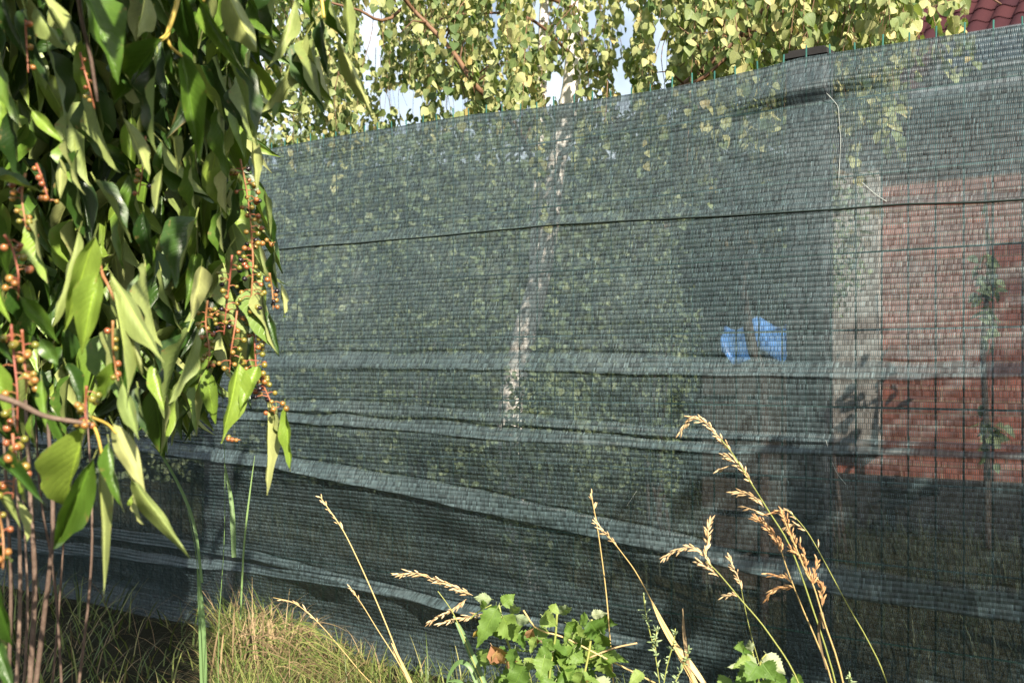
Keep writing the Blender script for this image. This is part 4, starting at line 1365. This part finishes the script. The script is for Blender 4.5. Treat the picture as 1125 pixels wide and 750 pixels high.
def seed_head(mb, pts, n, spread, size, rnd, side=0.0):
    """spikelets along a drooping axis"""
    c = curve_pts(pts, 20)
    L = sum((c[i + 1] - c[i]).length for i in range(20))
    mb.tube(c, [0.0011 - 0.0006 * i / 20 for i in range(21)], 4, cap=False)
    for k in range(n):
        t = (k + rnd.random()) / n * 19.9
        i = int(t)
        q = c[i].lerp(c[i + 1], t - i)
        ax = (c[i + 1] - c[i]).normalized()
        th = rnd.uniform(0, 6.28)
        o1 = ax.orthogonal().normalized()
        o2 = ax.cross(o1)
        off = (o1 * math.cos(th) + o2 * math.sin(th))
        taper = 0.35 + 0.65 * math.sin(math.pi * min(1, 0.12 + 0.85 * t / 20)) ** 0.7
        r = spread * taper * rnd.uniform(0.2, 1.0)
        a = q + off * r * 0.4
        b = a + (ax * 1.0 + off * rnd.uniform(0.1, 0.7) + Vector((0, 0, -0.15))).normalized() * size * rnd.uniform(0.7, 1.25)
        mb.tube([q - ax * size * 0.3, a], 0.0004, 3, cap=False)
        mb.spindle(a, b, size * rnd.uniform(0.11, 0.17), 4)

def stalk(label, path, Z, mat, heads, r=0.0018, seedmat='seed', blades=(), ground=True, zt=None):
    """path from the tip down; heads: (points, count, spread px, size px)"""
    rnd = random.Random(sum(path[0]) + len(path))
    zt = zt or Z
    n = len(path)
    pts = [P(x, y, zt + (Z - zt) * i / (n - 1)) for i, (x, y) in enumerate(path)]
    if ground:
        e = pts[-1] + (pts[-1] - pts[-2]).normalized() * 0.12
        pts.append(Vector((e.x + 0.01, e.y, 0.5 * e.z)))
        pts.append(Vector((e.x + 0.015, e.y, -0.02)))
    root = thing('grass_stalk', label, 'grass stalk', (pts[-1].x, pts[-1].y, 0), 'seeding grass stalks in front of the net')
    c = curve_pts(pts, 30)
    mb = MB()
    mb.tube(c, [r * (0.55 + 0.6 * i / 30) for i in range(31)], 5)
    mb.build('stem', M[mat], root)
    for hp, cnt, spread, size in heads:
        mb = MB()
        seed_head(mb, [P(x, y, zt + 0.01 * k) for k, (x, y) in enumerate(hp)], cnt, spread / FPX * Z, size / FPX * Z, rnd)
        mb.build('seed_head', M[seedmat], root)
    for bp, wpx, bm_ in blades:
        q = curve_pts([P(x, y, Z + 0.01 * k) for k, (x, y) in enumerate(bp)], 14)
        mb = MB()
        rows = []
        for i, p in enumerate(q):
            tn = (q[min(14, i + 1)] - q[max(0, i - 1)]).normalized()
            sd_ = tn.cross(Vector((0.3, -1, 0.2))).normalized()
            ww = wpx / FPX * Z * (math.sin(math.pi * min(0.98, 0.25 + 0.75 * i / 14)) ** 0.6 + 0.02)
            rows.append([p - sd_ * ww / 2, p + Vector((0, 0.15 * ww, 0)), p + sd_ * ww / 2])
        mb.quadstrip(rows)
        mb.build('blade', M[bm_], root)
    return root

stalk('tallest grass stalk, its pale seed head nodding left over the pleats', [(792, 482), (806, 500), (825, 530), (845, 562), (868, 600), (890, 660), (918, 750)], 2.35, 'green_stem',
      [([(802, 494), (790, 480), (775, 464), (760, 459), (747, 474)], 46, 6, 8), ([(826, 530), (815, 515), (806, 505), (796, 500)], 34, 6, 8), ([(800, 512), (795, 514), (788, 516)], 7, 3, 7),
       ([(838, 556), (830, 547), (818, 541), (804, 541)], 26, 5, 8), ([(842, 566), (834, 562), (814, 555)], 12, 2, 8)])
stalk('upright grass stalk with a dense rust brown seed head at its tip', [(858, 604), (866, 628), (880, 664), (898, 706), (914, 750)], 2.30, 'straw',
      [([(859, 606), (853, 592), (842, 578), (829, 568)], 60, 6, 7), ([(870, 640), (862, 634), (845, 630)], 14, 3, 8), ([(872, 645), (862, 645), (850, 648), (842, 658)], 16, 3, 8)], seedmat='rust_seed')
stalk('grass stalk with a loose rusty head split into many small tufts', [(858, 560), (866, 582), (876, 605), (886, 630), (894, 644), (906, 684), (926, 748)], 2.25, 'straw',
      [([(875, 606), (870, 590), (864, 572), (858, 562), (842, 564)], 40, 5, 7), ([(893, 642), (886, 625), (879, 610), (868, 602)], 40, 5, 7), ([(886, 628), (884, 610), (878, 596)], 10, 3, 7), ([(893, 642), (896, 625), (898, 614)], 10, 2, 8),
       ([(903, 664), (903, 650), (901, 638)], 16, 4, 8)], seedmat='rust_seed', blades=[([(906, 690), (902, 672), (900, 700), (908, 735)], 4, 'dry_grass')])
stalk('thin green grass stalk right of the rusty heads, sparse at its tip', [(866, 560), (884, 580), (900, 606), (930, 662), (955, 706), (975, 752)], 2.45, 'green_stem',
      [([(886, 583), (878, 578), (870, 576), (860, 580)], 14, 3, 7), ([(874, 570), (868, 562), (860, 560)], 10, 3, 6), ([(899, 601), (899, 596)], 4, 2, 6)], r=0.0014)
stalk('grass stalk with a pale head bent left and one tuft pointing straight up', [(776, 616), (790, 630), (812, 656), (845, 696), (880, 756)], 2.30, 'green_stem',
      [([(782, 622), (770, 606), (757, 601), (742, 604), (729, 612)], 34, 5, 8), ([(775, 612), (777, 598), (778, 585), (779, 573)], 26, 3, 9), ([(788, 632), (776, 622), (766, 616)], 18, 4, 8), ([(812, 656), (804, 652), (794, 655)], 9, 3, 7)])
stalk('short grass stalk with one slim seed head drooping over the lowest pleat', [(814, 644), (818, 665), (826, 700), (840, 752)], 2.5, 'green_stem', [([(815, 646), (810, 632), (805, 622), (801, 612)], 16, 2, 8)], r=0.0011)
stalk('straight straw stalk rising bare above the bramble', [(649, 541), (655, 572), (660, 604), (666, 652), (670, 700), (674, 752)], 2.75, 'straw', [([(656, 574), (652, 556), (650, 542)], 7, 0.6, 8)], r=0.0020)
stalk('leaning straw stalk with a small pale head right beside the bare stalk', [(668, 588), (684, 608), (702, 634), (730, 688), (765, 756)], 2.65, 'straw', [([(677, 598), (668, 588), (660, 580), (655, 573)], 20, 3, 8)],
      blades=[([(765, 752), (745, 715), (728, 685), (716, 660)], 7, 'straw'), ([(775, 752), (752, 720), (736, 700)], 6, 'straw'), ([(760, 752), (752, 700), (750, 668)], 4, 'dry_grass')])
stalk('long thin straw stalk leaning left in front of the bare lower net', [(352, 546), (366, 566), (380, 588), (402, 634), (426, 690), (450, 752)], 3.25, 'straw', [([(378, 584), (368, 568), (358, 555), (352, 546)], 14, 1.2, 7)], r=0.0022)
stalk('shorter straw stalk left of the long leaning one', [(384, 644), (398, 664), (414, 690), (432, 718), (454, 754)], 3.25, 'straw', [([(400, 668), (392, 655), (384, 644)], 9, 2, 7)], r=0.0018,
      blades=[([(452, 752), (438, 724), (430, 706)], 5, 'straw')])
stalk('grass stalk with plump straw heads lying over the bramble leaves', [(481, 649), (492, 664), (501, 680), (519, 724), (532, 756)], 2.72, 'green_stem',
      [([(518, 653), (500, 645), (480, 637), (455, 629), (434, 631)], 60, 5, 8), ([(512, 658), (498, 668), (484, 676), (471, 683)], 26, 3, 8), ([(530, 674), (515, 677), (500, 680), (484, 684)], 26, 3, 8)],
      blades=[([(534, 756), (522, 728), (508, 696), (498, 676)], 7, 'green_blade'), ([(524, 752), (516, 732), (504, 727), (494, 740), (490, 756)], 5, 'green_blade'), ([(512, 756), (504, 748), (492, 748)], 4, 'green_blade')])
stalk('arching straw stalk over the sunlit grass tuft', [(300, 656), (325, 663), (352, 686), (378, 716), (402, 744)], 3.45, 'straw', [([(352, 686), (338, 672), (322, 662), (306, 658)], 9, 1.5, 7)], r=0.0018)
stalk('broad green grass blade standing in the shade under the shrub', [(206, 560), (214, 600), (219, 650), (222, 700), (224, 755)], 2.9, 'green_blade', [],
      r=0.0012, blades=[([(224, 770), (223, 720), (221, 670), (217, 625)], 8, 'green_blade'), ([(222, 640), (214, 580), (200, 540), (178, 500), (166, 488)], 3.4, 'green_blade')])
stalk('two slender green blades hanging below the berry strings', [(243, 400), (245, 450), (247, 520), (246, 600), (240, 700)], 2.6, 'green_blade', [],
      r=0.0010, blades=[([(257, 612), (256, 580), (254, 550), (247, 510)], 5.5, 'green_blade'), ([(264, 680), (268, 600), (274, 545), (280, 500)], 2, 'green_blade')])
def build_clump():
    rnd = random.Random(83)
    b0 = P(296, 742, 3.62); b0.z = 0
    root = thing('dry_grass_clump', 'curled reddish dry grass clump topping the lit tuft by the net', 'grass clump', b0)
    for k in range(70):
        x, y = 296 + rnd.gauss(0, 26), 700 + rnd.gauss(0, 14)
        Z = 3.6 + rnd.uniform(-0.12, 0.12)
        pts = [Vector((P(x, y, Z).x + rnd.uniform(-0.05, 0.05), Z, 0.0)), P(x, y, Z)]
        a = rnd.uniform(0, 6.28)
        q = pts[-1]
        up = Vector((math.cos(a) * 0.3, rnd.uniform(-0.3, 0.3), 1.0))
        turn = Vector((math.cos(a), rnd.uniform(-0.5, 0.5), -rnd.uniform(0.2, 1.4))) * rnd.uniform(0.3, 1.0)
        for j in range(4):
            up = (up + turn * 0.5).normalized()
            q = q + up * rnd.uniform(0.018, 0.032)
            pts.append(q)
        c = curve_pts(pts, 14)
        mb = MB()
        wd = rnd.uniform(0.0016, 0.0036)
        mb.quadstrip([[p - Vector((wd, 0, 0)) * (1 - i / 15), p + Vector((wd, 0.3 * wd, 0)) * (1 - i / 15)] for i, p in enumerate(c)])
        mb.build('blade', M['dry_grass'], root)
    for k in range(120):
        # long pale blades combed down to the right
        x, y = rnd.uniform(258, 345), rnd.uniform(686, 735)
        Z = 3.55 + rnd.uniform(-0.15, 0.15)
        ln = rnd.uniform(40, 105)
        an = R(rnd.uniform(18, 48))
        p0, p2 = P(x, y, Z), P(x + ln * math.cos(an), y + ln * math.sin(an), Z - 0.05)
        p2.z = max(p2.z, 0.02)
        pts = [Vector((p0.x - 0.05, p0.y, 0.0)), p0, (p0 + p2) / 2 + Vector((0, 0, rnd.uniform(0.0, 0.05))), p2]
        c = curve_pts(pts, 12)
        mb = MB()
        wd = rnd.uniform(0.0015, 0.003)
        mb.quadstrip([[p - Vector((0, 0, wd)) * (1 - i / 13), p + Vector((0, 0.3 * wd, wd)) * (1 - i / 13)] for i, p in enumerate(c)])
        mb.build('blade', M['grass' if k % 3 else 'dry_grass'], root)
build_clump()

# ---- bramble
DL = [leaf_mesh('dry_leaf', M['dry_leaf'], sh_rasp, 8, 4, curl=0.9, fold=0.4, wave=0.06, twist=0.6, serr=0.1, stalk=0.1, seed=60)]
def build_bramble():
    rnd = random.Random(51)
    Zb = 2.70
    base = P(600, 900, Zb); base.z = 0
    root = thing('bramble', 'low bramble with sunlit toothed leaves at the foot of the net', 'bramble', base)
    leaves = [  # base, tip, width, face, roll
        (546, 668, 522, 712, 22, 1, 10), (552, 676, 570, 706, 30, 1, -8), (545, 664, 541, 690, 17, 1, 15), (552, 664, 566, 652, 16, 1, 10), (540, 658, 520, 656, 13, -1, 10), (536, 664, 524, 670, 12, 1, 30),
        (562, 674, 572, 662, 12, -1, 15), (566, 676, 585, 686, 12, -1, -10), (550, 686, 546, 706, 20, 1, 20), (596, 676, 612, 688, 20, 1, 12), (606, 672, 612, 662, 14, 1, 20), (614, 674, 630, 664, 12, -1, 20), (622, 684, 634, 694, 18, 1, 8),
        (600, 690, 590, 704, 14, 1, 20), (648, 682, 664, 706, 26, 1, 5), (646, 680, 634, 682, 16, 1, 15), (658, 680, 676, 686, 18, 1, 12), (650, 676, 668, 672, 11, -1, 20), (660, 694, 670, 716, 18, 1, 25),
        (606, 716, 586, 726, 20, 1, 10), (598, 722, 594, 744, 22, 1, 8), (608, 718, 617, 726, 16, 1, 5), (624, 714, 642, 728, 24, 1, 0), (632, 710, 622, 716, 16, 1, 20), (644, 714, 654, 732, 20, 1, 12), (602, 706, 610, 714, 12, 1, 30),
        (572, 738, 546, 752, 26, 1, 6), (576, 730, 560, 764, 26, 1, 12), (616, 738, 632, 752, 24, 1, 6), (610, 748, 598, 768, 24, 1, 10), (584, 722, 578, 738, 14, 1, 25), (662, 720, 676, 752, 20, 1, 35), (640, 738, 636, 762, 20, 1, 40),
        (656, 744, 668, 766, 22, -1, 10), (566, 712, 562, 736, 20, 1, 55), (590, 700, 582, 718, 14, 1, 50), (575, 694, 576, 714, 14, 1, 60), (640, 700, 634, 716, 14, 1, 50), (628, 696, 618, 706, 12, 1, 45), (536, 712, 530, 738, 18, 1, 55)]
    for (bx, by, tx, ty, wd, face, roll) in leaves:
        Z = Zb + rnd.uniform(-0.10, 0.08)
        m = leaf_matrix(P(bx, by, Z), P(tx, ty, Z + rnd.uniform(-0.06, 0.03)), wd / FPX * Z, face, R(roll))
        link('leaf', RL[rnd.randrange(3)], root, m)
    for k in range(60):
        px, py, Z = rnd.uniform(530, 668), rnd.uniform(704, 800), Zb + rnd.uniform(0.0, 0.16)
        b = P(px, py, Z)
        d = Vector((rnd.uniform(-1, 1), rnd.uniform(-1, 0.2), rnd.uniform(-0.9, 0.5)))
        ln = rnd.uniform(0.05, 0.085)
        link('leaf', RL[rnd.randrange(3)], root, free_matrix(b, d, Vector((rnd.uniform(-.5, .5), -0.5, 1)), ln, ln * 0.7))
    for (bx, by, tx, ty, wd) in [(540, 708, 556, 734, 20), (548, 712, 540, 738, 16), (526, 690, 521, 704, 10), (586, 690, 578, 706, 12), (590, 700, 594, 708, 8), (556, 724, 564, 738, 14), (638, 748, 646, 756, 10)]:
        o = link('withered_leaf', DL[0], root, leaf_matrix(P(bx, by, Zb - 0.05), P(tx, ty, Zb - 0.03), wd / FPX * Zb, 1, R(rnd.uniform(-30, 30))))
        o['label'] = 'brown withered leaf'
    for pts, r, mt in [([(575, 670), (590, 690), (620, 700), (660, 720), (720, 750)], 0.0022, 'straw'), ([(548, 664), (556, 700), (570, 740), (585, 800)], 0.003, 'green_stem'), ([(612, 672), (610, 700), (604, 740), (600, 800)], 0.003, 'green_stem'),
                       ([(650, 680), (648, 710), (640, 750), (630, 800)], 0.003, 'green_stem'), ([(700, 706), (680, 710), (662, 716), (648, 722)], 0.0022, 'seed'), ([(540, 664), (525, 672), (516, 680)], 0.0016, 'green_stem')]:
        mb = MB()
        c = curve_pts([P(x, y, Zb + 0.02) for x, y in pts], 14)
        mb.tube(c, r, 5)
        mb.build('stem', M[mt], root)
    c = curve_pts([P(600, 790, Zb + .02), P(604, 850, Zb + .02), base + Vector((0.01, 0.02, -0.02))], 10)
    mb = MB(); mb.tube(c, 0.004, 6); mb.build('stem', M['green_stem'], root)
build_bramble()

def build_seedling():
    rnd = random.Random(57)
    Z = 2.35
    base = P(826, 900, Z); base.z = 0
    root = thing('bramble', 'small leafy bramble shoot with two pale turned leaves under the seeding grass', 'bramble', base)
    for (bx, by, tx, ty, wd, face, roll) in [(826, 716, 823, 702, 9, -1, 10), (824, 722, 812, 706, 10, 1, 10), (830, 722, 818, 726, 18, -1, 15), (826, 726, 806, 732, 16, 1, 12), (842, 718, 862, 742, 20, -1, -15), (832, 730, 820, 748, 24, 1, 5), (838, 728, 852, 748, 24, 1, 10),
                                           (818, 720, 798, 738, 12, -1, 35), (826, 740, 806, 752, 22, 1, 12), (846, 742, 868, 756, 22, 1, 10), (820, 748, 812, 770, 22, 1, 10), (840, 746, 846, 772, 22, 1, 10), (872, 742, 884, 756, 14, 1, 20), (812, 706, 816, 716, 12, 1, 20),
                                           (706, 738, 690, 752, 14, 1, 20), (800, 744, 788, 758, 16, 1, 20)]:
        zz = Z + rnd.uniform(-0.05, 0.05)
        link('leaf', RL[rnd.randrange(3)], root, leaf_matrix(P(bx, by, zz), P(tx, ty, zz - 0.02), wd / FPX * Z, face, R(roll)))
    for pts in ([(826, 714), (830, 730), (834, 760), (830, 830)], [(842, 718), (836, 726), (834, 745)], [(812, 722), (824, 724), (832, 735)]):
        mb = MB(); mb.tube(curve_pts([P(x, y, Z + 0.01) for x, y in pts], 10), 0.0018, 5); mb.build('stem', M['green_stem'], root)
    mb = MB(); mb.tube(curve_pts([P(830, 820, Z + .01), P(828, 870, Z + .01), base + Vector((0, 0.01, -0.02))], 8), 0.003, 5); mb.build('stem', M['green_stem'], root)
build_seedling()

def build_sprig():
    rnd = random.Random(61)
    Z = 2.55
    base = P(725, 890, Z); base.z = 0
    root = thing('weed', 'feathery grey green weed beside the leaning straw stalk', 'weed', base)
    mb = MB()
    sm_ = MB()
    for pts in ([(707, 652), (709, 670), (713, 690), (720, 720), (726, 760)], [(722, 690), (720, 705), (721, 722)], [(742, 690), (740, 705), (732, 735), (728, 760)], [(757, 712), (752, 728), (740, 752)], [(900 + 34, 742), (932, 760)]):
        c = curve_pts([P(x, y, Z) for x, y in pts], 14)
        sm_.tube(c, 0.0014, 4)
        for k in range(26):
            t = rnd.uniform(0, 13.9)
            q = c[int(t)].lerp(c[int(t) + 1], t % 1)
            d = Vector((rnd.uniform(-1, 1), rnd.uniform(-1, 1), rnd.uniform(-0.1, 1.0))).normalized()
            mb.spindle(q, q + d * rnd.uniform(0.008, 0.020), 0.0024, 4)
    sm_.tube(curve_pts([P(727, 758, Z), P(727, 820, Z), base + Vector((0.01, 0, -0.02))], 8), 0.0025, 5)
    sm_.build('stem', M['green_stem'], root)
    f = mb.build('foliage', M['grey_leaf'], root)
    f['kind'] = 'stuff'
build_sprig()
build_added_shade_plant()
